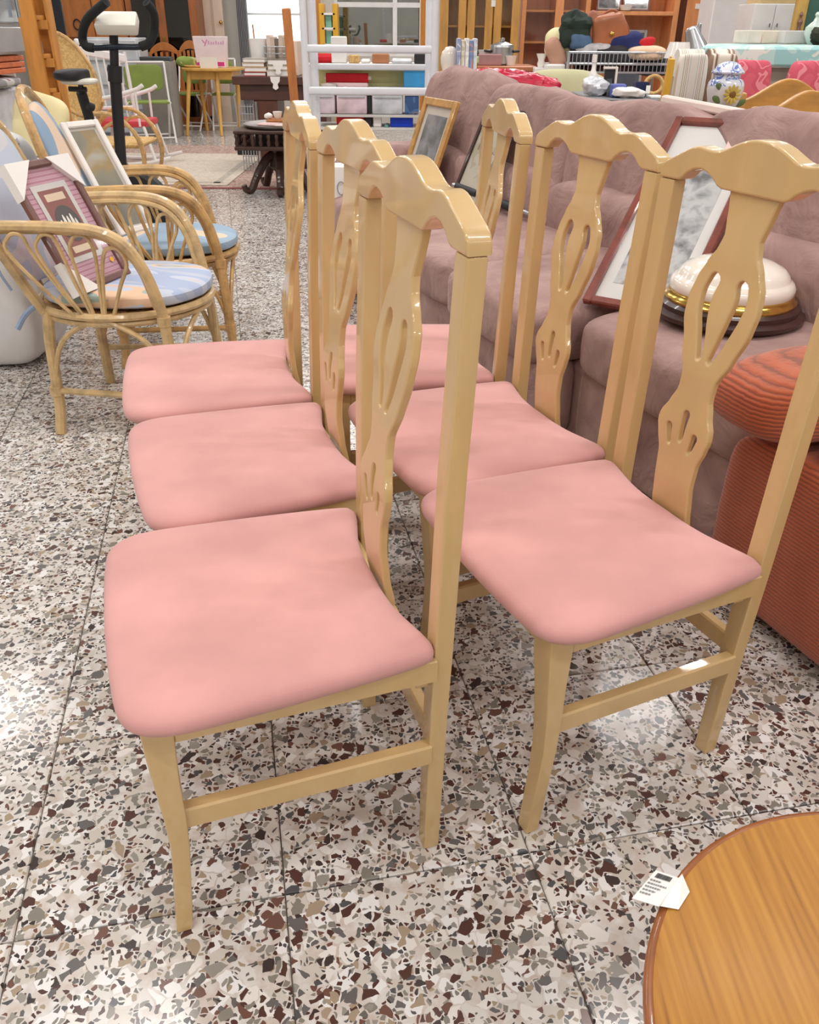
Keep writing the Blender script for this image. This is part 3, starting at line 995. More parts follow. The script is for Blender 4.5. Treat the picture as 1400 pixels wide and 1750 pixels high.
def rattan_chair(label, loc, rz, m_c, m_seat, m_back, backlean=0.0):
    t = Thing('rattan_armchair', label, 'chair', loc, rz, 'rattan armchairs with cushions')
    m = m_c
    def ell(rx, ry, z, n=30):
        return [Vector((rx * math.cos(2 * math.pi * i / n), ry * math.sin(2 * math.pi * i / n), z)) for i in range(n)]
    t.add('seat_ring', tube(ell(.275, .265, .405), .013, 8, True), m)
    t.add('seat_weave', lathe([(.01, .398), (.262, .398), (.272, .405), (.262, .412), (.01, .412)], 36), M_WEAVE)
    t.add('seat_ring', tube(ell(.268, .258, .382), .010, 8, True), m)
    for s in (-1, 1):
        # arm that bends down into the front leg
        arm = spl([(-.32, .215 * s, .66), (-.22, .245 * s, .668), (-.08, .268 * s, .672), (.04, .274 * s, .664), (.115, .272 * s, .628), (.16, .266 * s, .555), (.185, .258 * s, .47), (.197, .252 * s, .40)], 6)
        t.add('arm', tube(arm, .0165, 9), m)
        arm2 = spl([(-.30, .205 * s, .645), (-.10, .252 * s, .656), (.03, .258 * s, .647), (.10, .256 * s, .612), (.145, .250 * s, .545), (.175, .243 * s, .43)], 6)
        t.add('arm_cane', tube(arm2, .009, 7), m)
        t.add('front_leg', tube([(.196, .253 * s, .41), (.208, .262 * s, .2), (.215, .272 * s, 0)], .0175, 10), m)
        t.add('back_leg', tube(spl([(-.19, .19 * s, .41), (-.20, .20 * s, .30), (-.205, .215 * s, .1), (-.212, .235 * s, 0)], 4), .018, 10), m)
        t.add('back_post', tube(spl([(-.34 - backlean, .215 * s, .70), (-.30, .22 * s, .62), (-.235, .21 * s, .48), (-.20, .195 * s, .40)], 4), .0165, 9), m)
        # fan of loops under the arm
        for xt, xb in ((-.205, -.055), (-.115, -.03), (-.015, .0), (.075, .03)):
            y = .262 * s
            zt = .650 if xt < .05 else .615
            lp_ = spl([(xb - .012, y, .40), (xt * .55 + xb * .45 - .026, y, .50), (xt - .036, y, zt - .05), (xt - .022, y, zt - .01), (xt, y, zt), (xt + .022, y, zt - .01), (xt + .036, y, zt - .05), (xt * .55 + xb * .45 + .026, y, .50), (xb + .012, y, .40)], 4)
            t.add('loop', tube(lp_, .0062, 6), m)
        # bow brace under the seat
        t.add('brace', tube(spl([(-.205, .212 * s, .17), (-.15, .23 * s, .31), (-.04, .255 * s, .385), (.04, .26 * s, .385), (.15, .26 * s, .31), (.206, .262 * s, .17)], 5), .0085, 7), m)
        t.add('stretcher', tube([(-.206, .215 * s, .145), (.208, .262 * s, .145)], .011, 8), m)
        for x_, y_, z_ in ((-.206, .215, .145), (.209, .263, .145), (.196, .253, .395)):
            t.add('binding', tube([(x_, y_ * s, z_ - .014), (x_, y_ * s, z_ + .014)], .0215, 10), m)
    t.add('brace', tube(spl([(.208, -.262, .17), (.235, -.17, .32), (.255, -.05, .385), (.255, .05, .385), (.235, .17, .32), (.208, .262, .17)], 5), .0085, 7), m)
    t.add('stretcher', tube([(.21, -.262, .145), (.21, .262, .145)], .010, 8), m)
    b = backlean
    hoop = spl([(-.32, -.215, .66), (-.36 - .3 * b, -.235, .76), (-.40 - .7 * b, -.195, .90), (-.425 - b, -.10, .965), (-.43 - b, 0, .98), (-.425 - b, .10, .965), (-.40 - .7 * b, .195, .90), (-.36 - .3 * b, .235, .76), (-.32, .215, .66)], 6)
    t.add('back_hoop', tube(hoop, .0165, 9), m)
    for y in (-.13, 0, .13):
        t.add('loop', tube(spl([(-.235, y * .6, .41), (-.33, y * .8 - .02, .66), (-.40 - .8 * b, y, .90 - abs(y) * .3), (-.33, y * .8 + .02, .66), (-.235, y * .6 + .01, .41)], 5), .0062, 6), m)
    t.add('seat_cushion', puff(.53, .49, .062, .55, .85, 40, 16, .006, 8, rz).move(.015, 0, .442), m_seat)
    bc = puff(.07, .42, .50, .6, .7, 36, 24, .008, 8, rz + 3).rot(0, -20 - b * 90, 0).move(-.325 - b * .5, 0, .70)
    t.add('back_cushion', bc, m_back)
    for s in (-1,):
        t.add('cushion_tie', tube(spl([(-.30, .215 * s, .60), (-.325, .25 * s, .615), (-.345, .27 * s, .60), (-.325, .25 * s, .59), (-.30, .215 * s, .60), (-.285, .25 * s, .54), (-.26, .25 * s, .48)], 5), .004, 6), M_TIE)
        t.add('cushion_tie', tube(spl([(-.215, .20 * s, .425), (-.245, .23 * s, .40), (-.27, .25 * s, .36)], 4), .009, 6), M_TIE)
    return t
RC1 = rattan_chair('rattan armchair with faded blue cushion holding a pink striped frame', (-.945, 2.745, 0), -2, M_RATTAN, M_BLUECUSH, M_PALECUSH, .02)
RC2 = rattan_chair('rattan armchair with blue and peach cushion holding a white-framed picture', (-.985, 3.42, 0), 14, M_RATTAN2, M_BLUECUSH2, M_BLUECUSH2, 0)

# framed pink striped print on the first rattan chair
M_MAROON = wood('maroon_wood', (122, 84, 78), .85, .45, .1, (3, 3, 3), 5)
M_STRIPE = pattern('pink_pinstripe', [(0, (226, 176, 190)), (.4, (240, 208, 216)), (.75, (210, 150, 168))], 24, .7, 'wave', dist=0, const=False, rot=(0, R(90), 0))
M_MARPAN = mat('dusty_rose_panel', (172, 118, 112), .8, .04)
M_OVAL = mat('grey_oval', (96, 92, 92), .8, .05)
M_FIG = mat('white_figures', (232, 226, 216), .8, .03)
M_BEIGE = mat('beige_label', (236, 214, 188), .8, .03)
M_YDOT = mat('yellow_dot', (240, 176, 60), .7, .02)
def pink_extra(t, L):
    def P(a, b, c, d, y, m, n):
        t.add(n, L(bx(a, b, y, y + .0006, c, d)), m)
    P(-.078, .078, .085, .325, .0110, M_PAPER, 'inner_mount')
    P(-.060, .060, .103, .307, .0102, M_MARPAN, 'rose_panel')
    P(-.042, .042, .272, .294, .0094, M_BEIGE, 'caption_label')
    P(-.046, .046, .112, .132, .0094, M_BEIGE, 'caption_label')
    ov = plate([(.050 * math.cos(a), .056 * math.sin(a)) for a in [i * math.pi / 16 for i in range(32)]], .0006)
    t.add('oval_picture', L(ov.map(lambda v: (v.x, .0095 + v.z, v.y + .200))), M_OVAL)
    for x, w, h, z in ((-.030, .011, .050, .190), (-.014, .012, .066, .196), (.002, .012, .062, .192), (.018, .012, .064, .196), (.032, .010, .046, .188)):
        f = plate([(w / 2 * math.cos(a), h / 2 * math.sin(a)) for a in [i * math.pi / 8 for i in range(16)]], .0005)
        t.add('figure', L(f.map(lambda v: (v.x + x, .0086 + v.z, v.y + z))), M_FIG)
    dt = plate([(.0085 * math.cos(a), .0085 * math.sin(a)) for a in [i * math.pi / 8 for i in range(16)]], .0006)
    t.add('price_dot', L(dt.map(lambda v: (v.x + .092, .0094 + v.z, v.y + .062))), M_YDOT)
    # white card corner protectors
    for sx, z0, z1 in ((-1, .29, .395), (1, .29, .395), (-1, -.005, .10)):
        tri = [(sx * .140, z1 if z1 > .2 else z0), (sx * .140, z0 if z1 > .2 else z1), (sx * .035, z1 if z1 > .2 else z0)]
        if sx < 0:
            tri = tri[::-1]
        gg = plate(tri, .030)
        t.add('corner_protector', L(gg.map(lambda v: (v.x, .011 + v.z, v.y))), M_PAPER)
frame_thing('framed_print', 'maroon-framed pink striped print with card corners on a rattan chair', (-.962, 2.615, .476), 72, 26, .275, .395, .022, .022, M_MAROON, M_STRIPE, M_STRIPE, (.022, .022, .022, .022), pink_extra)
M_WHITEF = mat('white_painted_frame', (236, 230, 224), .5, .02)
M_SEPIA = pattern('sepia_landscape', [(0, (96, 92, 84)), (.40, (140, 136, 124)), (.52, (166, 160, 142)), (.6, (190, 164, 116)), (.7, (206, 202, 192))], 5, .6, detail=3, const=False, stretch=(1, 1, .6))
frame_thing('framed_picture', 'tall white-framed landscape picture propped on the second rattan chair', (-1.085, 3.40, .475), 62, 30, .185, .45, .024, .02, M_WHITEF, M_WHITEF, M_SEPIA, (.034, .034, .034, .034))
solo('floor_ticket', 'small white paper ticket lying on the floor behind the rattan chair', 'paper', box((*atz(76, 538, .003).xy, .0015), (.05, .03, .002)), M_PAPER)

# ================================================================ left edge: appliances, crate, shelf
M_WHITEAPP = mat('white_appliance', (226, 224, 224), .35, .03)
M_WRAP = mat('clear_plastic_wrap', (222, 224, 230), .25, .06, 14, bmp=.5, bscale=14, coat=.4)
M_GREYG = mat('grey_oven_glass', (150, 160, 170), .08, .1, 3, coat=.8)
M_SILVER = mat('silver_panel', (190, 190, 190), .35, .03, metal=.6)
M_ORBOX = wood('orange_board', (214, 116, 70), .85, .5, 0, (1, 6, 6), 4)
M_PINEL = wood('orange_pine', (206, 138, 62), .85, .4, .2, (6, 6, 1), 3)
Ya = 3.75
xr = xx(66, 200, Ya + .6)
ztop = zz(40, 160, Ya)
t = Thing('washing_machine', 'white washing machine wrapped in clear plastic at the left edge', 'appliance', (xr - .30, Ya + .3, 0))
t.addw('body', bx(xr - .60, xr, Ya, Ya + .60, .03, ztop, .02, 3), M_WRAP)
t.addw('control_panel', bx(xr - .56, xr - .02, Ya - .012, Ya, ztop - .12, ztop - .01, .004), M_WHITEAPP)
t.addw('door', lathe([(.02, 0), (.17, 0), (.18, .015), (.15, .03), (.02, .03)], 32).rot(90, 0, 0).move(xr - .30, Ya, ztop - .42), M_SILVER)
for sx in (.05, .55):
    for sy in (.05, .55):
        t.addw('foot', lathe([(.02, 0), (.02, .032)], 10, (xr - sx, Ya + sy, 0)), M_BLACK)
Yq_ = Ya + .50
tgx = Thing('price_card', 'white card with dark clip on top of the wrapped washing machine', 'card', (xx(22, 180, Yq_), Yq_, ztop))
tgx.addw('card', bx(xx(8, 180, Yq_), xx(36, 180, Yq_), Yq_, Yq_ + .006, ztop + .0005, ztop + .07), M_PAPER)
tgx.addw('clip', bx(xx(22, 180, Yq_), xx(38, 180, Yq_), Yq_ - .02, Yq_, ztop + .0005, ztop + .035, .004), M_BLACK)
solo('cloth_bundle', 'grey and red cloth bundle under the orange crate', 'cloth', puff(.30, .34, .05, .7, .6, 30, 14, .008, 12, 3).move(xx(52, 155, Ya + .4) - .15, Ya + .25, ztop + .028), pattern('grey_red_cloth', [(0, (150, 146, 150)), (.5, (196, 194, 196)), (.62, (150, 70, 70)), (.68, (180, 178, 180))], 8, .9))
zc = ztop + .058
zc2 = zz(25, 98, Ya)
xe = xx(46, 125, Ya + .42)
t = Thing('wooden_crate', 'orange-red wooden crate under the grey oven at the left edge', 'crate', (xe - .25, Ya + .25, zc))
for k in range(3):
    h = (zc2 - zc) / 3
    t.addw('board', bx(xe - .015, xe, Ya + .02, Ya + .42, zc + k * h + .002, zc + (k + 1) * h - .002, .003), M_ORBOX)
    t.addw('board', bx(xe - .50, xe - .016, Ya + .02, Ya + .035, zc + k * h + .002, zc + (k + 1) * h - .002, .003), M_ORBOX)
t.addw('box_body', bx(xe - .49, xe - .016, Ya + .036, Ya + .41, zc, zc2, .003), M_ORBOX)
xo = xx(35, 50, Ya + .42)
t = Thing('oven', 'silver grey glass-fronted oven standing on the orange crate', 'oven', (xo - .25, Ya + .22, zc2))
t.addw('body', bx(xo - .45, xo, Ya, Ya + .42, zc2 + .002, zc2 + .46, .012, 2), M_SILVER)
t.addw('door_glass', bx(xo, xo + .012, Ya + .03, Ya + .39, zc2 + .12, zc2 + .44, .004), M_GREYG)
t.addw('door_handle', tube([(xo + .03, Ya + .36, zc2 + .14), (xo + .03, Ya + .36, zc2 + .40)], .008, 8), M_STEEL)
t.addw('lower_panel', bx(xo, xo + .012, Ya + .02, Ya + .40, zc2 + .012, zc2 + .105, .004), M_SILVER)
# white moulded appliance low at the left edge
g = puff(.50, .46, .84, .35, .3, 40, 30, .006, 4, 2).move(-1.70, 3.30, .42)
t = Thing('plastic_tub', 'white moulded plastic tub at the left edge behind the rattan chair', 'tub', (-1.70, 3.30, 0))
t.addw('body', g, M_WHITEAPP)
t.addw('rim', tube([Vector((-1.70 + .22 * math.cos(a), 3.30 + .20 * math.sin(a), .80)) for a in [i * math.pi / 12 for i in range(24)]], .02, 8, True), M_WHITEAPP)
t.addw('handle_recess', puff(.12, .02, .07, .6, .6, 20, 12).move(-1.60, 3.09, .62), M_SILVER)
M_YELLOW = mat('pale_yellow_fabric', (240, 226, 176), .9, .04, 6, bmp=.15, bscale=30)
cyl = at(70, 214, 3.95)
solo('yellow_cushion', 'pale yellow cushion leaning behind the first rattan chair', 'cushion', puff(.22, .10, .25, .5, .4, 30, 20, .006, 8, 2).rot(-10, 14, 10).move(*cyl), M_YELLOW)
t = Thing('stool', 'small white stool under the yellow cushion behind the rattan chairs', 'stool', (cyl.x, cyl.y, 0))
t.addw('seat', lathe([(.01, -.03), (.11, -.03), (.12, -.02), (.12, -.005), (.11, 0), (.01, 0)], 24, (cyl.x, cyl.y, cyl.z - .125)), M_WHITEAPP)
for k in range(4):
    a = R(45 + 90 * k)
    t.addw('leg', tube([(cyl.x + .08 * math.cos(a), cyl.y + .08 * math.sin(a), cyl.z - .15), (cyl.x + .11 * math.cos(a), cyl.y + .11 * math.sin(a), 0)], .012, 8), M_WHITEAPP)
# pine corner shelf
Yb = 5.6
t = Thing('corner_shelf', 'tall orange pine corner shelf with curved ledges by the left edge', 'shelf', (xx(60, 120, Yb), Yb + .15, 0))
x0, x1, x2 = xx(24, 0, Yb), xx(45, 10, Yb), xx(60, 20, Yb)
t.addw('side_panel', bx(x0, x0 + .10, Yb, Yb + .03, 0, 1.9, .004), M_PINEL)
t.addw('back_panel', bx(x0 + .02, x2 + .05, Yb + .13, Yb + .15, 0, 1.9, .003), M_PINEL)
t.addw('side_panel', bx(x2 + .03, x2 + .05, Yb + .06, Yb + .13, 0, 1.9, .003), M_PINEL)
SHZ = [zz(60, 30, Yb), zz(66, 96, Yb), zz(76, 155, Yb)]
for z in SHZ:
    o_ = [(x0 + .09, Yb + .02), (x2 + .02, Yb + .05), (x2 + .03, Yb + .13), (x0 + .09, Yb + .13)]
    t.addw('shelf_board', plate(o_, .025, .003).move(0, 0, z), M_PINEL)
    t.addw('shelf_lip', bx(x0 + .09, x2 + .04, Yb + .04, Yb + .055, z - .06, z - .012, .003), M_PINEL)
c = at(62, 88, Yb + .08)
solo('small_box', 'small pink and white box on the pine corner shelf', 'box', box((c.x, Yb + .085, SHZ[1] + .013 + .03), (.07, .05, .06), .003), pattern('pink_box_print', [(0, (230, 220, 226)), (.5, (206, 80, 150)), (.6, (120, 60, 120)), (.68, (236, 230, 232))], 14, .6))
M_PORC = mat('white_porcelain', (238, 232, 226), .2, .02, coat=.4)
solo('porcelain_figurine', 'small white porcelain figurine on the corner shelf top ledge', 'figurine', lathe([(.022, 0), (.026, .01), (.014, .03), (.018, .05), (.012, .07), (.014, .085), (.004, .10)], 14, (xx(46, 25, Yb + .09), Yb + .09, SHZ[0] + .0135)), M_PORC)

# ================================================================ exercise bike
Yk = 4.8
t = Thing('exercise_bike', 'black exercise bike with white console behind the rattan chairs', 'exercise bike', (xx(170, 200, Yk), Yk, 0))
cx_ = xx(208, 290, Yk)
top = at(194, 50, Yk)
t.addw('column', tube([Vector((cx_ + .05, Yk, .10)), at(208, 290, Yk), at(196, 120, Yk)], .029, 14), M_BLACK)
t.addw('column_collar', tube([at(197, 140, Yk), at(196, 112, Yk)], .036, 14), M_BLACK)
t.addw('stem', tube([at(196, 125, Yk), top], .022, 12), M_BLACK)
t.addw('clamp_knob', tube([at(184, 118, Yk), at(197, 120, Yk)], .012, 10), M_BLACK)
M_CONS = mat('white_plastic', (226, 222, 210), .4, .02)
cs = bx(-.105, .105, -.05, .06, -.03, .03, .012, 2).map(lambda v: (v.x * (1 - .9 * (v.y + .05)), v.y, v.z)).rot(35, 0, 0).move(*at(201, 41, Yk - .04))
co_ = t.addw('console', cs, M_CONS)
# handlebar: cross tube and two raised grips
hb = [at(150, 12, Yk - .10) + Vector((.10, .10, .03)), at(141, 60, Yk), at(146, 78, Yk), at(160, 82, Yk), at(196, 80, Yk - .02), at(240, 80, Yk), at(256, 72, Yk), at(264, 48, Yk), at(262, 22, Yk - .06), at(250, 4, Yk - .10)]
hb[0] = at(182, 3, Yk - .12)
hb.insert(1, at(150, 32, Yk - .06))
t.addw('handlebar', tube(spl(hb, 5), .0145, 12), mat('dark_blue_steel', (44, 52, 62), .3, .05, metal=.4))
M_FOAM = mat('black_foam', (34, 36, 36), .8, .06)
t.addw('grip', tube(spl(hb[:5], 5), .0215, 12), M_FOAM)
t.addw('grip', tube(spl(hb[6:], 5), .0215, 12), M_FOAM)
sd = at(131, 128, Yk - .15)
t.addw('saddle', puff(.20, .24, .055, .6, .7, 30, 14).map(lambda v: (v.x * (1 - .5 * max(0, v.x) / .1), v.y * (1 - .55 * max(0, v.x) / .1), v.z)).move(sd.x, sd.y, sd.z), M_BLACK)
t.addw('saddle_base', puff(.17, .16, .03, .6, .7, 24, 10).move(sd.x + .01, sd.y, sd.z - .028), M_CONS)
sp0 = at(137, 140, Yk - .15)
t.addw('seat_post', tube([Vector((sp0.x, sp0.y, sd.z - .03)), at(141, 165, Yk - .12)], .013, 10), M_BLACK)
t.addw('seat_tube', tube([at(139, 158, Yk - .12), at(152, 200, Yk - .08), Vector((xx(160, 240, Yk), Yk, .40)), Vector((cx_ - .1, Yk, .15))], .026, 12), M_BLACK)
t.addw('adjust_knob', tube([at(150, 180, Yk - .16), at(160, 184, Yk - .14)], .018, 10), M_BLACK)
t.addw('adjust_lever', tube([at(118, 152, Yk - .14), at(148, 153, Yk - .14)], .012, 8), M_BLACK)
t.addw('flywheel', lathe([(.02, -.05), (.20, -.05), (.22, -.03), (.22, .03), (.20, .05), (.02, .05)], 36).rot(90, 0, 0).move(cx_ + .03, Yk, .30), M_BLACK)
t.addw('pedal', bx(cx_ - .03, cx_ + .07, Yk - .16, Yk - .08, .14, .165, .008), M_BLACK)
for x in (cx_ - .45, cx_ + .30):
    t.addw('floor_bar', tube([(x, Yk - .24, .03), (x, Yk + .24, .03)], .028, 12), M_BLACK)
t.addw('base_beam', tube([(cx_ - .45, Yk, .05), (cx_ + .30, Yk, .05)], .026, 10), M_BLACK)

# ================================================================ rugs
M_RUG1 = pattern('red_brown_rug', [(0, (120, 84, 78)), (.36, (164, 138, 128)), (.46, (188, 166, 152)), (.55, (150, 104, 98)), (.63, (176, 152, 140)), (.74, (112, 88, 88))], 22, .95, detail=4)
M_RUG2 = pattern('beige_rug', [(0, (196, 182, 166)), (.4, (206, 194, 180)), (.52, (190, 176, 160)), (.6, (212, 202, 190)), (.72, (182, 168, 152))], 16, .95, detail=4, const=False)
M_RUGB = mat('dark_red_border', (146, 88, 84), .95, .08, 30)
yr = atz(370, 323, 0).y
t = Thing('oriental_rug', 'red-brown oriental rug under the dark carved table', 'rug', (-2.0, yr + 1.5, 0))
t.addw('pile', bx(-3.7, -.55, yr + .05, yr + 3.0, 0.0005, .007), M_RUG1, smooth=0)
t.addw('border', bx(-3.7, -.55, yr, yr + .05, 0.0005, .008), M_RUGB, smooth=0)
a = atz(388, 317, .01)
t = Thing('pale_rug', 'worn beige rug lying over the red-brown oriental rug', 'rug', (-2.5, a.y + 1.0, .0075))
t.addw('pile', bx(-3.55, a.x, a.y, a.y + 2.1, .0085, .014), M_RUG2, smooth=0)
t.addw('border', bx(-3.55, a.x - .06, a.y + .10, a.y + .16, .0142, .0150), mat('grey_border', (176, 166, 156), .95, .1, 40), smooth=0)
t.addw('border', bx(a.x - .14, a.x - .08, a.y + .1, a.y + 2.0, .0142, .0150), MATS['grey_border'], smooth=0)

# ================================================================ dark carved tray table
M_CARVED = wood('dark_carved_wood', (74, 48, 38), .7, .45, .15, (4, 4, 4), 6)
Yt = 7.05
tx0, tx1 = xx(403, 225, Yt), xx(528, 240, Yt)
tzt = zz(405, 226, Yt)
tzb = zz(405, 250, Yt)
cxm = (tx0 + tx1) / 2
t = Thing('carved_tray_table', 'low dark carved tray table on four scrolled legs standing at the rug corner', 'table', (cxm, Yt + .35, 0))
dd = .70
t.addw('top_rim', bx(tx0 - .02, tx1 + .02, Yt - .02, Yt + dd + .02, tzt - .012, tzt + .012, .006), M_CARVED)
t.addw('lower_rim', bx(tx0 - .02, tx1 + .02, Yt - .02, Yt + dd + .02, tzb - .03, tzb, .008), M_CARVED)
nfr = 9
for k in range(nfr + 1):
    x = tx0 + (tx1 - tx0) * k / nfr
    t.addw('baluster', lathe([(.012, 0), (.018, .02), (.010, .05), (.018, (tzt - tzb) - .03), (.012, tzt - tzb - .012)], 8, (x, Yt, tzb)), M_CARVED)
for k in range(6):
    y = Yt + dd * (k + 1) / 6
    t.addw('baluster', lathe([(.012, 0), (.018, .02), (.010, .05), (.018, (tzt - tzb) - .03), (.012, tzt - tzb - .012)], 8, (tx0, y, tzb)), M_CARVED)
t.addw('inner_box', bx(tx0 + .12, tx1 - .12, Yt + .16, Yt + dd - .12, tzb, tzt - .014), M_DARKW)
t.addw('pedestal', lathe([(.05, .16), (.10, .20), (.07, .30), (.09, .36), (.12, tzb - .03)], 20, (cxm, Yt + .33, 0)), M_CARVED)
for ax_, ay_ in ((-.95, -.55), (.95, -.45), (.1, -1.0), (-.6, .8), (.7, .75)):
    n_ = math.hypot(ax_, ay_)
    ax_, ay_ = ax_ / n_, ay_ / n_
    L_ = .28
    pts = [(cxm + ax_ * r_ * L_, Yt + .33 + ay_ * r_ * L_, z) for r_, z in ((.15, .30), (.45, .25), (.78, .12), (.95, .035), (1.12, .03), (1.18, .07))]
    t.addw('scroll_leg', tube(spl(pts, 5), [.036] * 10 + [.032] * 8 + [.024] * 8, 10), M_CARVED)
M_TRAY = mat('pewter_tray', (196, 192, 190), .25, .04, metal=.3, coat=.3)
tr = Thing('tray', 'oval pale metal tray on the dark carved table', 'tray', (cxm, Yt + .34, tzt + .012))
tr.addw('plate', lathe([(.02, 0), (.40, 0), (.44, .012), (.46, .026), (.445, .026), (.39, .010), (.02, .008)], 44, (cxm, Yt + .34, tzt + .0125), (tx1 - tx0) / .94, .74), M_TRAY)
solo('pink_cloth', 'folded pink and grey papers lying on the pale tray', 'papers', puff(.30, .16, .02, .7, .5, 24, 10, .006, 14, 4).rot(0, 0, -20).move(xx(470, 214, Yt + .25), Yt + .27, tzt + .034), pattern('pink_grey_paper', [(0, (214, 176, 170)), (.5, (190, 170, 170)), (.6, (226, 206, 196))], 8, .8))
# wooden lamp-stand post with a shelf base, standing on the tray table
M_OAKP = wood('orange_oak', (190, 118, 62), .85, .4, .2, (5, 5, 1), 4)
Yp = Yt + .52
pb = at(506, 203, Yp)
t = Thing('wooden_stand', 'tall orange wooden post on a board foot standing on the tray', 'stand', (pb.x, Yp, tzt + .022))
zf = zz(506, 203, Yp)
t.addw('foot_board', bx(xx(458, 204, Yp), xx(526, 204, Yp), Yp - .10, Yp + .10, zf - .02, zf, .005), M_OAKP)
t.addw('foot_block', bx(xx(470, 204, Yp), xx(522, 204, Yp), Yp - .07, Yp + .07, tzt + .022, zf - .02, .004), M_OAKP)
pt = at(489, 14, Yp)
t.addw('post', bar(Vector((pb.x, Yp, zf)), Vector((pt.x, Yp, pt.z)), .068, .03, .006), M_OAKP)
solo('tea_cup', 'white tea cup on the foot board of the wooden post', 'cup', lathe([(.022, 0), (.026, .004), (.034, .03), (.040, .055), (.037, .055), (.022, .01), (.003, .008)], 20, (xx(474, 198, Yp - .05), Yp - .03, zf + .0005)), M_PORC)
solo('paper_napkin', 'crumpled white paper beside the white tea cup', 'paper', puff(.07, .05, .04, .8, .8, 16, 10, .01, 30, 7).move(xx(459, 200, Yp - .05), Yp - .04, zf + .02), M_PAPER)
# printed carrier standing by the sofa's far arm
Yx = 4.28
xa_, xb_ = xx(560, 330, Yx), xx(594, 330, Yx)
t = Thing('carrier_bag', 'white printed carrier bag standing by the far sofa arm', 'bag', ((xa_ + xb_) / 2, Yx + .06, 0))
zx = zz(578, 283, Yx)
bo = t.addw('bag_body', bx(xa_, xb_, Yx, Yx + .12, .001, zx, .006).map(lambda v: (v.x, v.y + (.02 * math.sin(v.z * 9)), v.z)), M_PAPER)
t.addw('printed_mark', tube([Vector(((xa_ + xb_) / 2 + .02 + .018 * math.cos(a), Yx + .02 * math.sin((zx - .10) * 9) - .002, zx - .10 + .03 * math.sin(a))) for a in [i * math.pi / 8 for i in range(16)]], .0025, 5, True), MATS['grey_print'], parent=bo)
t.addw('handle', tube(spl([(xa_ + .02, Yx + .05, zx - .01), ((xa_ + xb_) / 2, Yx + .05, zx + .03), (xb_ - .02, Yx + .05, zx - .01)], 5), .004, 6), M_PAPER)

# ================================================================ far left: seats around the yellow table
M_WLAC = mat('white_lacquer', (236, 232, 230), .3, .02, coat=.3)
M_REDSEAT = mat('red_vinyl', (206, 62, 72), .45, .06, 6)
M_GREEN = mat('green_canvas', (130, 148, 74), .8, .06, 6)
M_YTABLE = wood('yellow_beech', (220, 170, 84), .9, .4, .2, (3, 3, 1), 3)
M_CANE = pattern('cane_webbing', [(0, (214, 178, 116)), (.5, (198, 158, 96)), (.7, (222, 190, 132))], 60, .7)
# white spindle rocking chair with a red seat
Yr = 8.9
a_bl, a_br = at(166, 205, Yr + .05), at(224, 200, Yr + .05)
zs = zz(215, 214, Yr - .1)
t = Thing('rocking_chair', 'white spindle-back rocking chair with a red seat on the pale rug', 'chair', ((a_bl.x + a_br.x) / 2, Yr, .015))
xl, xrr = at(170, 205, Yr).x, at(250, 207, Yr - .2).x
t.addw('seat', bx(xl, xrr, Yr - .22, Yr + .22, zs - .01, zs + .05, .02, 2), M_REDSEAT)
# back leans to the left; posts
def backp(px, py):
    return at(px, py, Yr + .18)
tl, bl_ = at(131, 72, Yr - .18), Vector((xl + .02, Yr - .18, zs + .03))
tr_, br_ = at(212, 88, Yr + .2), Vector((xl + .30, Yr + .2, zs + .03))
t.addw('back_post', tube([bl_, bl_.lerp(tl, .5), tl], [.016, .018, .014], 10), M_WLAC)
t.addw('back_post', tube([br_, br_.lerp(tr_, .5), tr_], [.016, .018, .014], 10), M_WLAC)
t.addw('finial', puff(.05, .05, .06, .8, .8, 14, 10).move(*tl), M_WLAC)
t.addw('top_rail', bar(bl_.lerp(tl, .90), br_.lerp(tr_, .90), .025, .07, .008), M_WLAC)
t.addw('lower_rail', bar(bl_.lerp(tl, .18), br_.lerp(tr_, .18), .02, .03, .006), M_WLAC)
for k in range(1, 6):
    f = k / 6
    t.addw('spindle', tube([bl_.lerp(br_, f).lerp(tl.lerp(tr_, f), .18), bl_.lerp(br_, f).lerp(tl.lerp(tr_, f), .90)], .009, 8), M_WLAC)
for y in (-.23, .23):
    az = zz(240, 158, Yr + y)
    t.addw('arm', tube(spl([(xl + .06, Yr + y, az - .06), (xl + .22, Yr + y, az - .04), (xrr - .06, Yr + y, az + .02), (xrr + .02, Yr + y, az + .06)], 5), .018, 8), M_WLAC)
    t.addw('arm_support', tube([(xrr - .06, Yr + y * .95, zs), (xrr - .06, Yr + y, az + .02)], .012, 8), M_WLAC)
    t.addw('leg', tube([(xrr - .03, Yr + y * .9, zs), (xrr + .05, Yr + y, .06)], .015, 8), M_WLAC)
    t.addw('leg', tube([(xl + .06, Yr + y * .9, zs), (xl - .02, Yr + y, .06)], .015, 8), M_WLAC)
    rk = [(xl - .30 + (xrr - xl + .50) * k / 10, Yr + y, .032 + .09 * ((k - 5.5) / 5.5) ** 2) for k in range(11)]
    t.addw('rocker', tube(rk, .017, 8), M_WLAC)
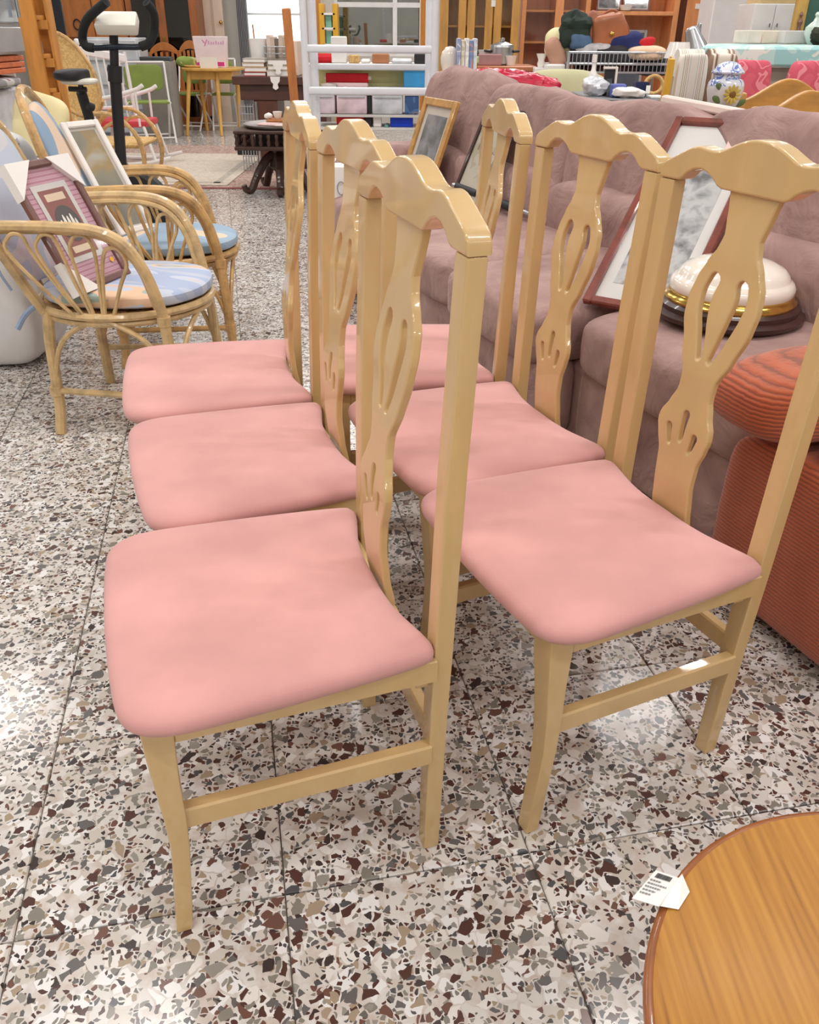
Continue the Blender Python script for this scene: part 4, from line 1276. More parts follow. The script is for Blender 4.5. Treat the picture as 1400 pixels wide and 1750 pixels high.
# bentwood cane lounge chair
Yc = 6.9
t = Thing('cane_lounge_chair', 'bentwood lounge chair with an oval cane back beside the corner shelf', 'chair', (xx(150, 190, Yc), Yc, 0))
oc_ = at(118, 128, Yc)
ov = [(.17 * math.cos(a), .30 * math.sin(a)) for a in [i * math.pi / 16 for i in range(32)]]
def cmap(v):
    q = Vector((v.x, v.z, v.y))
    return Euler((R(-12), R(-26), R(12))).to_matrix() @ q + oc_
t.addw('back_panel', plate(ov, .012).map(cmap), M_CANE)
t.addw('back_hoop', tube([cmap(Vector((p[0], p[1], 0))) for p in ov], .015, 8, True), M_RATTAN2)
sx_ = xx(172, 178, Yc)
szs = .42
t.addw('seat', bx(sx_ - .18, sx_ + .32, Yc - .22, Yc + .24, szs - .02, szs + .02, .015), M_CANE)
for y in (-.24, .26):
    hoop = [(sx_ + .08 + .26 * math.cos(a), Yc + y, .34 + .30 * math.sin(a)) for a in [i * math.pi / 14 for i in range(28)]]
    t.addw('side_hoop', tube(hoop, .015, 8, True), M_RATTAN2)
    t.addw('side_hoop', tube([(sx_ + .18 + .17 * math.cos(a), Yc + y, .36 + .22 * math.sin(a)) for a in [i * math.pi / 12 for i in range(24)]], .012, 8, True), M_RATTAN2)
    t.addw('runner', tube(spl([(sx_ - .45, Yc + y, .10), (sx_ - .1, Yc + y, .022), (sx_ + .3, Yc + y, .022), (sx_ + .5, Yc + y, .08)], 5), .016, 8), M_RATTAN2)
    t.addw('back_stay', tube(spl([cmap(Vector((.12 if y > 0 else -.12, -.25, 0))), (sx_ - .12, Yc + y * .9, .5), (sx_ - .05, Yc + y, .04)], 5), .014, 8), M_RATTAN2)
# yellow table
Yy = 11.55
tzy = zz(350, 117, Yy)
xa, xb = xx(301, 118, Yy), xx(404, 118, Yy)
t = Thing('yellow_table', 'yellow beech table with tapered legs carrying a white paper bag', 'table', ((xa + xb) / 2, Yy + .3, 0))
t.addw('tabletop', plate([((xa + xb) / 2 + (xb - xa) / 2 * math.copysign(abs(math.cos(a)) ** .6, math.cos(a)), Yy + .42 + .42 * math.copysign(abs(math.sin(a)) ** .6, math.sin(a))) for a in [i * math.pi / 20 for i in range(40)]], .03, .006).move(0, 0, tzy - .015), M_YTABLE)
t.addw('apron', bx(xa + .08, xb - .08, Yy + .14, Yy + .70, tzy - .13, tzy - .03, .01), M_YTABLE)
for px_, y in ((318, 0.0), (378, 0.0), (355, .62), (410, .62)):
    f = atz(px_, 233, 0) if y == 0 else Vector((xx(px_, 225, Yy + y), Yy + y, 0))
    ttop = Vector(((xa + .12) if px_ in (318, 355) else (xb - .12), Yy + (.16 if y == 0 else .66), tzy - .03))
    if px_ == 378:
        ttop.x = xx(371, 130, Yy + .16)
    t.addw('leg', tube([ttop, Vector((f.x, Yy + y, 0))], [.030, .019], 12), M_YTABLE)
# paper carrier bag with a printed mark
M_BAG = mat('white_pink_paper', (240, 224, 228), .7, .02)
M_MAG = mat('magenta_print', (206, 60, 150), .6, .03)
M_MAGP = mat('faded_magenta_print', (222, 170, 200), .6, .03)
bx0, bx1 = xx(332, 90, Yy + .2), xx(387, 90, Yy + .2)
bz1 = zz(360, 62, Yy + .2)
t = Thing('paper_bag', 'white paper carrier bag with magenta print standing on the yellow table', 'bag', ((bx0 + bx1) / 2, Yy + .28, tzy))
g = bx(bx0 + .02, bx1 - .02, Yy + .20, Yy + .34, tzy + .001, bz1, .004).map(lambda v: (v.x + (.025 if v.x > (bx0 + bx1) / 2 else -.025) * (v.z - tzy) / (bz1 - tzy), v.y, v.z))
bo = t.addw('bag_body', g, M_BAG)
yb_ = Yy + .197
t.addw('band', bx(xx(369, 108, yb_), xx(386, 108, yb_) - .02, yb_, yb_ + .003, tzy + .02, tzy + .065), M_MAG, parent=bo)
t.addw('band', bx(bx0 + .02, bx0 + .05, yb_, yb_ + .003, tzy + .02, tzy + .06), M_MAG, parent=bo)
lx, lz = xx(350, 74, yb_), zz(350, 73, yb_)
lg = bar((lx - .03, yb_, lz + .03), (lx, yb_, lz), .014, .004) + bar((lx + .03, yb_, lz + .035), (lx - .005, yb_, lz - .035), .014, .004)
t.addw('logo', lg, M_MAG, parent=bo)
for k in range(7):
    t.addw('letter', bx(lx + .04 + k * .030, lx + .04 + k * .030 + (.02 if k % 2 else .016), yb_, yb_ + .003, lz - .018, lz + (.010 if k % 3 else .022)), M_MAGP, parent=bo)
solo('price_card', 'blank white card leaning on the front of the paper bag', 'card', bx(xx(341, 112, Yy + .06), xx(371, 112, Yy + .06), Yy + .10, Yy + .106, tzy + .001, zz(356, 98, Yy + .06)), M_PAPER)
solo('wicker_tray', 'flat yellow tray on the yellow table beside the bag', 'tray', lathe([(.02, 0), (.13, 0), (.16, .02), (.15, .025), (.02, .01)], 20, (xx(334, 115, Yy + .15), Yy + .22, tzy + .001), 1, .5), M_CANE)
solo('cloth_heap', 'green and cream cloth heap at the left end of the yellow table', 'cloth', puff(.26, .16, .12, .7, .6, 24, 12, .02, 14, 3).move(xx(318, 106, Yy + .3), Yy + .36, tzy + .058), pattern('green_cream_cloth', [(0, (140, 160, 80)), (.5, (150, 168, 92)), (.56, (232, 214, 150)), (.64, (150, 170, 96))], 7, .9))
# green folding chairs
def folding_chair(label, px0, px1, pyt, pyb, Y, rz, side=True):
    xc = xx((px0 + px1) / 2, (pyt + pyb) / 2, Y)
    w = xx(px1, pyt, Y) - xx(px0, pyt, Y)
    t = Thing('folding_chair', label, 'chair', (xc, Y, 0), rz, 'green folding chairs')
    h = .84
    s = w / 2
    t.add('back_cloth', puff(2 * s - .06, .03, .27, .35, .25, 28, 12).move(0, .16, h - .16), M_GREEN)
    t.add('seat_cloth', bx(-s + .02, s - .02, -.20, .17, .42, .445, .01, 2), M_GREEN)
    for q in (-1, 1):
        t.add('leg', tube([(q * s, -.24, 0), (q * s, .08, .50), (q * s, .17, h)], .012, 8), M_WLAC)
        t.add('leg', tube([(q * (s - .03), .26, 0), (q * (s - .03), -.18, .44)], .012, 8), M_WLAC)
        t.add('side_rail', tube([(q * (s - .01), -.21, .432), (q * (s - .01), .18, .432)], .010, 8), M_WLAC)
    t.add('top_bar', tube([(-s, .17, h), (s, .17, h)], .012, 8), M_WLAC)
    t.add('cross_bar', tube([(-s, -.20, .06), (s, -.20, .06)], .009, 8), M_WLAC)
    t.add('cross_bar', tube([(-s + .03, .22, .06), (s - .03, .22, .06)], .009, 8), M_WLAC)
    return t
folding_chair('green canvas folding chair with white legs between rocking chair and yellow table', 216, 290, 106, 245, 10.85, 20)
folding_chair('green canvas folding chair tucked behind the yellow table', 300, 352, 100, 215, 12.35, -14)
folding_chair('white-legged folding chair half hidden behind the right end of the yellow table', 362, 404, 100, 215, 12.4, 6)
# two orange dining chair backs
def slat_chair(label, px0, px1, pyt, Y):
    x0_, x1_ = xx(px0, pyt + 15, Y), xx(px1, pyt + 15, Y)
    zt_ = zz((px0 + px1) / 2, pyt, Y)
    w = x1_ - x0_
    t = Thing('slat_back_chair', label, 'chair', ((x0_ + x1_) / 2, Y - .1, 0), 0, 'orange slat-back chairs')
    t.add('crest', plate([(w / 2 * u, zt_ - .10 * u * u) for u in [i / 6 for i in range(-6, 7)]] + [(w / 2 * u, zt_ - .10 - .06 * u * u) for u in [i / 6 for i in range(6, -7, -1)]], .025, .004).map(lambda v: (v.x, .2 + v.z, v.y)), M_OAKP)
    for q in (-1, 1):
        t.add('post', bx(q * w / 2 - .02, q * w / 2 + .02, .18, .22, 0, zt_ - .12, .005), M_OAKP)
        t.add('leg', bx(q * w / 2 - .02, q * w / 2 + .02, -.08, -.04, 0, .42, .005), M_OAKP)
    for k in range(4):
        x = -w / 2 + w * (k + 1) / 5
        t.add('slat', bx(x - .018, x + .018, .19, .21, .44, zt_ - .12, .003), M_OAKP)
    t.add('seat', bx(-w / 2, w / 2, -.09, .2, .42, .45, .01), M_OAKP)
    return t
slat_chair('orange slat-back chair behind the green folding chair', 253, 301, 72, 12.78)
slat_chair('orange slat-back chair half hidden by the white paper bag', 304, 340, 69, 12.78)
M_DARKPL = mat('dark_grey_plastic', (70, 72, 78), .4, .06)
solo('keyboard', 'flat dark keyboard lying on the grey low cabinet', 'keyboard', bx(xx(238, 100, 11.35), xx(290, 100, 11.35), 11.35, 11.55, zz(262, 104, 11.35), zz(262, 97, 11.35), .006), M_DARKPL)
zk = zz(262, 104, 11.35)
M_CLEAR = mat('frosted_clear_plastic', (206, 210, 216), .3, .05, 10, coat=.3)
t = Thing('storage_cabinet', 'grey low cabinet under the dark keyboard behind the green chair', 'cabinet', (xx(264, 150, 11.33), 11.5, 0))
t.addw('body', bx(xx(236, 130, 11.33), xx(292, 130, 11.33), 11.33, 11.65, 0, zk - .001, .006), mat('grey_laminate', (150, 144, 138), .6, .04))
t.addw('door', bx(xx(238, 130, 11.32), xx(290, 130, 11.32), 11.315, 11.33, .04, zk - .03, .004), mat('grey_laminate', (150, 144, 138)))
# clear plastic drawers behind the rocking chair
t = Thing('drawer_tower', 'frosted plastic drawer tower behind the white rocking chair', 'drawers', (xx(195, 150, 11.6), 11.8, 0))
xa_, xb_ = xx(150, 120, 11.6), xx(242, 120, 11.6)
zt_ = zz(195, 64, 11.6)
t.addw('frame', bx(xa_, xb_, 11.62, 12.0, 0, zt_, .01), M_CLEAR)
for k in range(4):
    dz = zt_ / 4
    d_ = t.addw('drawer', bx(xa_ + .02, xb_ - .02, 11.58, 11.62, k * dz + .02, (k + 1) * dz - .02, .012), M_CLEAR)
    t.addw('handle', bx((xa_ + xb_) / 2 - .08, (xa_ + xb_) / 2 + .08, 11.565, 11.58, (k + .75) * dz, (k + .8) * dz, .003), M_SILVER, parent=d_)
# white door post with dark screen
t = Thing('folding_screen', 'white and black panel standing left of the brown cabinet', 'screen', (xx(95, 60, 8.6), 8.6, 0))
t.addw('white_panel', bx(xx(66, 40, 8.6), xx(78, 40, 8.6), 8.6, 8.66, 0, 2.1, .004), M_WLAC)
t.addw('dark_panel', bx(xx(79, 40, 8.6), xx(108, 40, 8.6), 8.62, 8.65, 0, 2.1, .003), mat('black_panel', (32, 36, 44), .25, .05))
t.addw('metal_strip', bx(xx(85, 40, 8.6), xx(87, 40, 8.6), 8.60, 8.62, 0, 2.1), M_STEEL)
t = Thing('poster_box', 'small printed cardboard box on a beige carton behind the cane chair', 'box', (xx(88, 90, 7.6), 7.7, zz(88, 101, 7.6)))
t.addw('box', bx(xx(77, 85, 7.6), xx(99, 85, 7.6), 7.6, 7.75, zz(88, 101, 7.6), zz(88, 66, 7.6), .004), pattern('box_print', [(0, (226, 222, 222)), (.45, (196, 196, 206)), (.55, (186, 120, 140)), (.63, (230, 228, 228))], 6, .6))
t.addw('lid', bx(xx(76.5, 85, 7.6), xx(99.5, 85, 7.6), 7.595, 7.755, zz(88, 66, 7.6), zz(88, 63, 7.6), .004), M_PAPER)
solo('carton', 'tall beige carton under the small printed box', 'box', bx(xx(84, 130, 7.58), xx(112, 130, 7.58), 7.58, 7.85, 0, zz(88, 101, 7.6) - .001, .005), mat('beige_card', (206, 186, 140), .8, .05))

# ================================================================ brown glazed cabinet against the back wall (left)
M_BROWN = wood('brown_veneer', (158, 92, 48), .8, .4, .2, (5, 5, 1), 3)
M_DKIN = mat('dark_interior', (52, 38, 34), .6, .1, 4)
M_SMOKE = glass('smoked_glass', (150, 140, 136), .04, .08)
Yw = 12.95
t = Thing('glazed_cabinet', 'brown wooden cabinet with dark glass doors beyond the yellow table', 'cabinet', (xx(275, 60, Yw), Yw + .25, 0))
def vx(px, py=40):
    return xx(px, py, Yw)
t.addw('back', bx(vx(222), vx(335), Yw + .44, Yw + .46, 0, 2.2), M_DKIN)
t.addw('side', bx(vx(218), vx(228), Yw, Yw + .46, 0, 2.2, .004), M_BROWN)
t.addw('side', bx(vx(325), vx(338), Yw, Yw + .46, 0, 2.2, .004), M_BROWN)
t.addw('stile', bx(vx(270), vx(284), Yw, Yw + .03, 0, 2.2, .004), M_BROWN)
t.addw('top', bx(vx(218), vx(338), Yw, Yw + .46, 2.2, 2.23, .004), M_BROWN)
t.addw('plinth', bx(vx(218), vx(338), Yw, Yw + .46, 0, .10, .004), M_BROWN)
for k in range(3):
    z = .45 + k * .42
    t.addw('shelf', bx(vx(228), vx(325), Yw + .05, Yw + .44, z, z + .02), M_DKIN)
for a, b in ((228, 270), (284, 325)):
    d_ = t.addw('door_glass', bx(vx(a), vx(b), Yw + .012, Yw + .018, .1, 2.2), M_SMOKE, smooth=0)
t.addw('key', bx(vx(275), vx(279), Yw - .008, Yw, 1.03, 1.09), M_BRASS)
t = Thing('wardrobe', 'orange-brown wardrobe behind the exercise bike handlebar', 'wardrobe', (vx(160), Yw + .25, 0))
t.addw('body', bx(vx(104), vx(216), Yw, Yw + .46, 0, 2.2, .004), M_BROWN)
for a, b in ((106, 160), (162, 214)):
    d_ = t.addw('door', bx(vx(a), vx(b), Yw - .02, Yw, .95 + .12, 2.18, .005), wood('orange_veneer', (188, 116, 58), .85, .4, .2, (5, 5, 1), 3))
    t.addw('ring_handle', tube([Vector(((vx(a) + vx(b)) / 2 + .05 * math.cos(q), Yw - .03, 1.22 + .06 * math.sin(q))) for q in [i * math.pi / 8 for i in range(16)]], .008, 6, True), M_BLACK, parent=d_)
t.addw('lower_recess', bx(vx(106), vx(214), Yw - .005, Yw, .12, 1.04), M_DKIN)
for k in range(4):
    x = vx(116 + k * 9)
    t.addw('slat', bx(x - .015, x + .015, Yw - .025, Yw - .006, .12, 1.04), M_BROWN)
# beige door leaning beside the cabinet
M_BEIGED = wood('beige_door_paint', (214, 194, 176), .95, .5, 0, (3, 3, 1), 2)
t = Thing('beige_door', 'beige panelled door leaning on the back wall beside the cabinet', 'door', (vx(362), YB - .2, 0))
t.addw('leaf', bx(vx(338), vx(372), YB - .25, YB - .20, 0, 2.1, .004), M_BEIGED)
t.addw('panel_strip', bx(vx(352), vx(356), YB - .256, YB - .25, .1, 2.0), wood('darker_beige_strip', (188, 168, 150), .95, .5))  # upright strip in a darker beige than the door leaf
t.addw('knob', puff(.05, .05, .05, 1, 1, 14, 8).move(vx(368), YB - .28, zz(368, 38, YB - .28)), M_BRASS)
# grey curtain beside the window
M_CURT = mat('grey_curtain', (168, 168, 172), .85, .05, 4)
cw = [(vx(394) + (vx(412) - vx(394)) * i / 24, YB - .12 + .025 * math.sin(i * 1.6)) for i in range(25)]
g = G([(x, y, z) for z in (.1, 2.6) for x, y in cw] + [(x, y + .006, z) for z in (.1, 2.6) for x, y in cw], [])
for i in range(24):
    g.F += [(i, i + 1, 26 + i, 25 + i), (51 + i, 50 + i, 75 + i, 76 + i)]
solo('curtain', 'grey curtain hanging beside the bright window', 'curtain', g, M_CURT)

# ================================================================ dark cupboard with books and bins
Yd = 8.6
M_DESK = wood('dark_brown_desk', (84, 54, 46), .8, .4, .15, (1, 6, 6), 3)
dz1 = zz(470, 131, Yd)
dxa, dxb = xx(396, 135, Yd), xx(566, 135, Yd)
t = Thing('dark_desk', 'dark brown wooden desk loaded with books and bins behind the tray table', 'desk', ((dxa + dxb) / 2, Yd + .3, 0))
t.addw('top', bx(dxa, dxb, Yd, Yd + .62, dz1 - .07, dz1, .006), M_DESK)
t.addw('apron', bx(dxa + .06, dxb - .04, Yd + .04, Yd + .58, dz1 - .20, dz1 - .07, .005), M_DESK)
t.addw('pedestal', bx(xx(433, 190, Yd), xx(473, 190, Yd), Yd + .05, Yd + .55, .0, dz1 - .20, .005), wood('reddish_brown_panel', (98, 58, 46), .85, .4, .1, (5, 5, 1), 3))
t.addw('pedestal', bx(dxb - .32, dxb - .06, Yd + .05, Yd + .55, .0, dz1 - .20, .005), M_DESK)
t.addw('kick_bar', bx(xx(405, 290, Yd), dxb, Yd + .1, Yd + .14, .12, .17, .004), M_BLACK)
# wire rack standing left of the desk
M_WIRE = mat('galvanised_wire', (188, 192, 198), .3, .05, metal=.7)
t = Thing('wire_rack', 'grey wire rack standing in front of the dark desk end', 'rack', (xx(422, 210, Yd - .15), Yd - .13, 0))
wx0, wx1 = xx(410, 200, Yd - .15), xx(434, 200, Yd - .15)
for k in range(6):
    x = wx0 + (wx1 - wx0) * k / 5
    t.addw('wire', tube([(x, Yd - .15, 0.0), (x, Yd - .15, dz1 - .22)], .005, 6), M_WIRE)
for k in range(9):
    z = .08 + k * (dz1 - .32) / 8
    t.addw('wire', tube([(wx0, Yd - .15, z), (wx1, Yd - .15, z)], .004, 6), M_WIRE)
t.addw('post', tube([(wx1 + .03, Yd - .14, 0), (wx1 + .03, Yd - .14, dz1 - .2)], .014, 8), M_STEEL)
# books on the desk
BK = [((196, 190, 178), 'grey'), ((206, 190, 160), 'tan'), ((180, 40, 56), 'red'), ((214, 208, 198), 'cream'), ((120, 112, 96), 'olive'), ((176, 150, 120), 'brown')]
def book(label, x0_, x1_, Y, d, z0_, z1_, m, name='book', group='books on the dark desk'):
    t = Thing(name, label, 'book', ((x0_ + x1_) / 2, Y + d / 2, z0_), 0, group)
    th = min(.006, (z1_ - z0_) * .2)
    t.addw('cover', bx(x0_, x1_, Y, Y + d, z0_ + .0005, z0_ + th) + bx(x0_, x1_, Y, Y + d, z1_ - th, z1_) + bx(x0_, x0_ + .005, Y, Y + d, z0_ + th, z1_ - th), m, smooth=0)
    t.addw('pages', bx(x0_ + .004, x1_ - .004, Y + .004, Y + d - .004, z0_ + th, z1_ - th), M_PAPER, smooth=0)
    return t
zb = dz1
for k, (lab, h, cc, dx) in enumerate([('red book at the bottom of the left stack on the dark desk', .035, (176, 36, 52), 0), ('tan paperback second in the left stack on the dark desk', .04, (204, 176, 146), .01), ('brown paperback third in the left stack on the dark desk', .035, (196, 168, 140), -.01), ('grey-covered book topping the left stack on the dark desk', .035, (176, 172, 160), .0)]):
    book(lab, xx(414, 120, Yd) + dx, xx(452, 120, Yd) + dx, Yd + .06, .20, zb + .0005, zb + h, mat('book_' + str(cc), cc, .7, .05))
    zb += h
zb = dz1
for k, (lab, h, cc, dx) in enumerate([('thick cream book at the bottom of the right stack on the desk', .05, (206, 194, 180), 0), ('tan book in the middle of the right stack on the desk', .04, (190, 170, 146), .01), ('dark olive book topping the right stack on the desk', .05, (122, 116, 100), .01)]):
    book(lab, xx(454, 120, Yd) + dx, xx(494, 120, Yd) + dx, Yd + .06, .20, zb + .0005, zb + h, mat('book_' + str(cc), cc, .7, .05))
    zb += h
# white label cards
for lab, px, py0, py1 in (('white hanging label on the stacked books', 475, 110, 128), ('white hanging label over the dark desk edge', 470, 131, 154)):
    yq = Yd + .03 if py0 < 130 else Yd - .012
    w = .045
    zt_, zb_ = zz(px, py0, yq), zz(px, py1, yq)
    xq = xx(px, py0, yq)
    out = [(-w, 0), (w, 0), (w * .9, -(zt_ - zb_) * .35), (w * .45, -(zt_ - zb_) * .55), (w * .6, -(zt_ - zb_) * .85), (0, -(zt_ - zb_)), (-w * .6, -(zt_ - zb_) * .85), (-w * .45, -(zt_ - zb_) * .55), (-w * .9, -(zt_ - zb_) * .35)]
    solo('shop_label', lab, 'label', plate(out[::-1], .004).map(lambda v: (v.x + xq, yq + v.z, v.y + zt_)), M_PAPER)
# white bin with a pencil, wire file holder, cream box
xq, yq = xx(441, 90, Yd + .35), Yd + .40
zq = zz(441, 66, Yd + .35)
t = Thing('white_bin', 'white bin holding a wooden stick at the back of the desk', 'bin', (xq, yq, dz1))
t.addw('bin_body', lathe([(.065, .001), (.085, zq - dz1), (.078, zq - dz1), (.06, .01), (.01, .008)], 20, (xq, yq, dz1)), M_WLAC)
t.addw('stick', tube([(xq - .02, yq, dz1 + .012), (xq - .04, yq, zz(437, 42, Yd + .4))], .007, 6), M_OAKP)
xa_, xb_ = xx(452, 90, Yd + .3), xx(500, 90, Yd + .3)
zq = zz(475, 80, Yd + .3)
t = Thing('wire_basket', 'wire basket full of upright files on the dark desk', 'basket', ((xa_ + xb_) / 2, Yd + .42, dz1))
for z in (dz1 + .13, (dz1 + zq) / 2 + .06, zq):
    t.addw('wire', tube([(xa_, Yd + .3, z), (xb_, Yd + .3, z), (xb_, Yd + .55, z), (xa_, Yd + .55, z)], .004, 6, True), M_WIRE)
for k in range(9):
    x = xa_ + (xb_ - xa_) * k / 8
    t.addw('wire', tube([(x, Yd + .3, dz1 + .005), (x, Yd + .3, zq)], .003, 5), M_WIRE)
t.addw('base', bx(xa_, xb_, Yd + .3, Yd + .55, dz1 + .001, dz1 + .008), M_WIRE)
fc = [(226, 208, 198), (208, 188, 170), (120, 108, 100), (214, 196, 176), (196, 178, 160), (222, 214, 206)]
for k in range(6):
    x = xa_ + .02 + (xb_ - xa_ - .04) * k / 6
    solo('file_folder', ['pale pink file folder first in the wire basket', 'tan file folder second in the wire basket', 'dark grey file folder third in the wire basket', 'beige file folder fourth in the wire basket', 'brownish file folder fifth in the wire basket', 'white file folder last in the wire basket'][k], 'folder', bx(x, x + .04, Yd + .33, Yd + .53, dz1 + .009, zz(475, 60 + (k % 3) * 3, Yd + .33), .003), mat('folder_%d' % k, fc[k], .8, .04), 'files in the wire basket')
solo('cream_box', 'tall cream cardboard box behind the wooden post', 'box', bx(xx(496, 100, Yd + .2), xx(509, 100, Yd + .2), Yd + .2, Yd + .5, dz1 + .001, zz(503, 70, Yd + .2), .004), mat('cream_cardboard', (232, 208, 190), .8, .03))

# ================================================================ white tubular bed frames
def bed_frame(label, Y, pl, prr, rails, ztop, r=.02, thick=.03):
    x0_, x1_ = xx(pl, 90, Y), xx(prr, 90, Y)
    t = Thing('bed_frame', label, 'bed frame', ((x0_ + x1_) / 2, Y, 0), 0, 'white metal bed frames')
    t.addw('post', tube([(x0_, Y, 0), (x0_, Y, ztop)], r, 14), M_WMET)
    t.addw('post', tube([(x1_, Y, 0), (x1_, Y, ztop)], r, 14), M_WMET)
    for a, b in rails:
        z0_, z1_ = zz((pl + prr) / 2, b, Y), zz((pl + prr) / 2, a, Y)
        t.addw('rail', bx(x0_, x1_, Y - thick / 2, Y + thick / 2, z0_, z1_, .012, 3), M_WMET)
    return t
M_WMET = mat('white_powder_coat', (224, 226, 232), .3, .02, coat=.3)
bed_frame('white tubular bed frame with two broad rails standing behind the dining chairs', 6.0, 521, 742, [(77, 91), (149, 163)], 1.62, .022)
bed_frame('second white bed frame close behind, its rail between the first frame rails', 6.2, 536, 734, [(109, 120)], 1.55, .028, .02)

# ================================================================ shelf of small goods behind the bed frames
Ys = 6.75
M_SHELF = mat('white_shelf', (226, 224, 220), .5, .02)
sxa, sxb = xx(528, 150, Ys), xx(735, 150, Ys)
sz = [zz(630, 218, Ys), zz(630, 196, Ys), zz(630, 150, Ys), zz(630, 109, Ys)]
t = Thing('goods_shelf', 'white shelf unit full of boxes behind the white bed frames', 'shelf', ((sxa + sxb) / 2, Ys + .2, 0))
for z in sz:
    t.addw('shelf_board', bx(sxa, sxb, Ys, Ys + .42, z - .018, z, .003), M_SHELF)
for x in (sxa, sxb):
    t.addw('upright', bx(x - .015, x + .015, Ys + .38, Ys + .42, 0, sz[3], .003), M_SHELF)
    t.addw('upright', bx(x - .015, x + .015, Ys, Ys + .03, 0, sz[3] - .02, .003), M_SHELF)
M_OLIVE = mat('pale_olive_board', (222, 216, 156), .7, .05, 4)
t.addw('back_board', bx(sxa + .02, sxb - .19, Ys + .24, Ys + .25, sz[2], sz[3] - .02), M_OLIVE)
def goods(name, label, cat, px0, py0, px1, py1, m, shelf, d=.16, dy=.04, b=.006, group='boxes and goods on the white shelf'):
    z0_ = sz[shelf] + .001
    Y_ = Ys + dy
    g = bx(xx(px0, (py0 + py1) / 2, Y_), xx(px1, (py0 + py1) / 2, Y_), Y_, Y_ + d, z0_, max(z0_ + .012, zz((px0 + px1) / 2, py0, Y_)), b)
    return solo(name, label, cat, g, m, group)
M_REDC = mat('red_cloth', (198, 34, 44), .8, .08, 8)
M_BLUEB = mat('blue_box_print', (20, 60, 190), .4, .1, 6)
M_SKYB = mat('sky_blue_box', (60, 150, 206), .5, .08, 5)
goods('red_cloth', 'folded red cloth on the shelf top behind the bed frame', 'cloth', 533, 92, 570, 109, M_REDC, 3, b=.02)
t = goods('white_carton', 'tall white carton on the shelf top', 'box', 566, 62, 592, 109, M_PAPER, 3, .1)
goods('white_cloth', 'white folded cloth on the shelf top', 'cloth', 616, 101, 634, 109, M_PAPER, 3, .1, .05, .012)
goods('brown_box', 'brown cardboard box on the shelf top', 'box', 636, 92, 665, 109, mat('brown_card', (176, 120, 84), .8, .06), 3, .12)
goods('wicker_ornament', 'tan ornament beside the brown box on the shelf top', 'ornament', 596, 94, 614, 109, M_CANE, 3, .08)
goods('white_plastic_bag', 'white plastic bag lying on the shelf top', 'bag', 668, 100, 706, 109, M_WRAP, 3, .15, .05, .02)
goods('black_box', 'black box at the right end of the shelf top', 'box', 708, 92, 730, 109, M_BLACK, 3, .12)
zr = sz[2]
t = Thing('fabric_roll', 'rolled red fabric on the shelf between the bed rails', 'roll', (xx(592, 140, Ys), Ys + .12, zr))
z1 = zz(592, 134, Ys + .05)
t.addw('roll', tube([(xx(555, 135, Ys), Ys + .12, z1), (xx(628, 135, Ys), Ys + .12, z1)], .032, 14), M_REDC)
t.addw('core', tube([(xx(552, 135, Ys), Ys + .12, z1), (xx(633, 135, Ys), Ys + .12, z1)], .012, 10), M_CREAM)
t.addw('wrapper', bx(xx(556, 145, Ys), xx(628, 145, Ys), Ys + .06, Ys + .20, zr + .001, z1 - .03, .006), mat('pale_pink_wrap', (236, 206, 206), .6, .03))
solo('white_plate', 'white plate on edge before the red fabric roll', 'plate', lathe([(.02, 0), (.05, 0), (.06, .02), (.02, .028)], 20, (xx(562, 145, Ys), Ys + .03, zr + .001)), M_PORC)
goods('blue_photo_box', 'sky blue printed box on the shelf between bed rails', 'box', 690, 120, 731, 150, M_SKYB, 2, .2)
# frosted drawers
for lab, a, b, cc in (('frosted storage bin with pink contents at the left of the shelf', 537, 572, (222, 206, 216)), ('frosted storage bin with rosy contents in the shelf middle', 575, 627, (228, 204, 212)), ('frosted storage bin with grey contents right of the shelf middle', 636, 688, (208, 212, 218))):
    t = Thing('storage_bin', lab, 'bin', (xx((a + b) / 2, 180, Ys), Ys + .2, sz[1]), 0, 'frosted drawers on the white shelf')
    g = bx(xx(a, 180, Ys), xx(b, 180, Ys), Ys + .02, Ys + .36, sz[1] + .001, zz(600, 163, Ys), .012, 2)
    d_ = t.addw('tray', g, mat('frosted_%d' % a, cc, .35, .1, 10, coat=.3))
    t.addw('lip', bx(xx(a + 3, 180, Ys), xx(b - 3, 180, Ys), Ys + .005, Ys + .02, zz(600, 167, Ys), zz(600, 164, Ys), .003), M_CLEAR)
goods('blue_picture_box', 'dark blue picture box right of the frosted drawers', 'box', 692, 164, 716, 196, pattern('blue_picture', [(0, (56, 90, 140)), (.5, (80, 120, 170)), (.6, (150, 130, 140)), (.66, (50, 80, 130))], 8, .6), 1, .16)
goods('black_bag', 'black bag hanging between the frosted drawers', 'bag', 628, 163, 635, 196, M_BLACK, 1, .1)
goods('red_bundle', 'red fabric bundle on the lowest shelf', 'cloth', 575, 197, 622, 218, M_REDC, 0, .2, .04, .02)
goods('black_pouch', 'black pouch beside the red fabric bundle', 'pouch', 623, 199, 637, 218, M_BLACK, 0, .12, .04, .015)
t = goods('white_phone_box', 'white box with a round emblem on the lowest shelf', 'box', 638, 197, 652, 218, M_PAPER, 0, .08)
goods('blue_carton', 'bright blue carton on the lowest shelf', 'box', 667, 197, 706, 216, M_BLUEB, 0, .18)
goods('teal_lid', 'flat teal lid under the bright blue carton', 'lid', 658, 214, 664, 218, mat('teal_plastic', (110, 190, 180), .4, .03), 0, .2, .02)
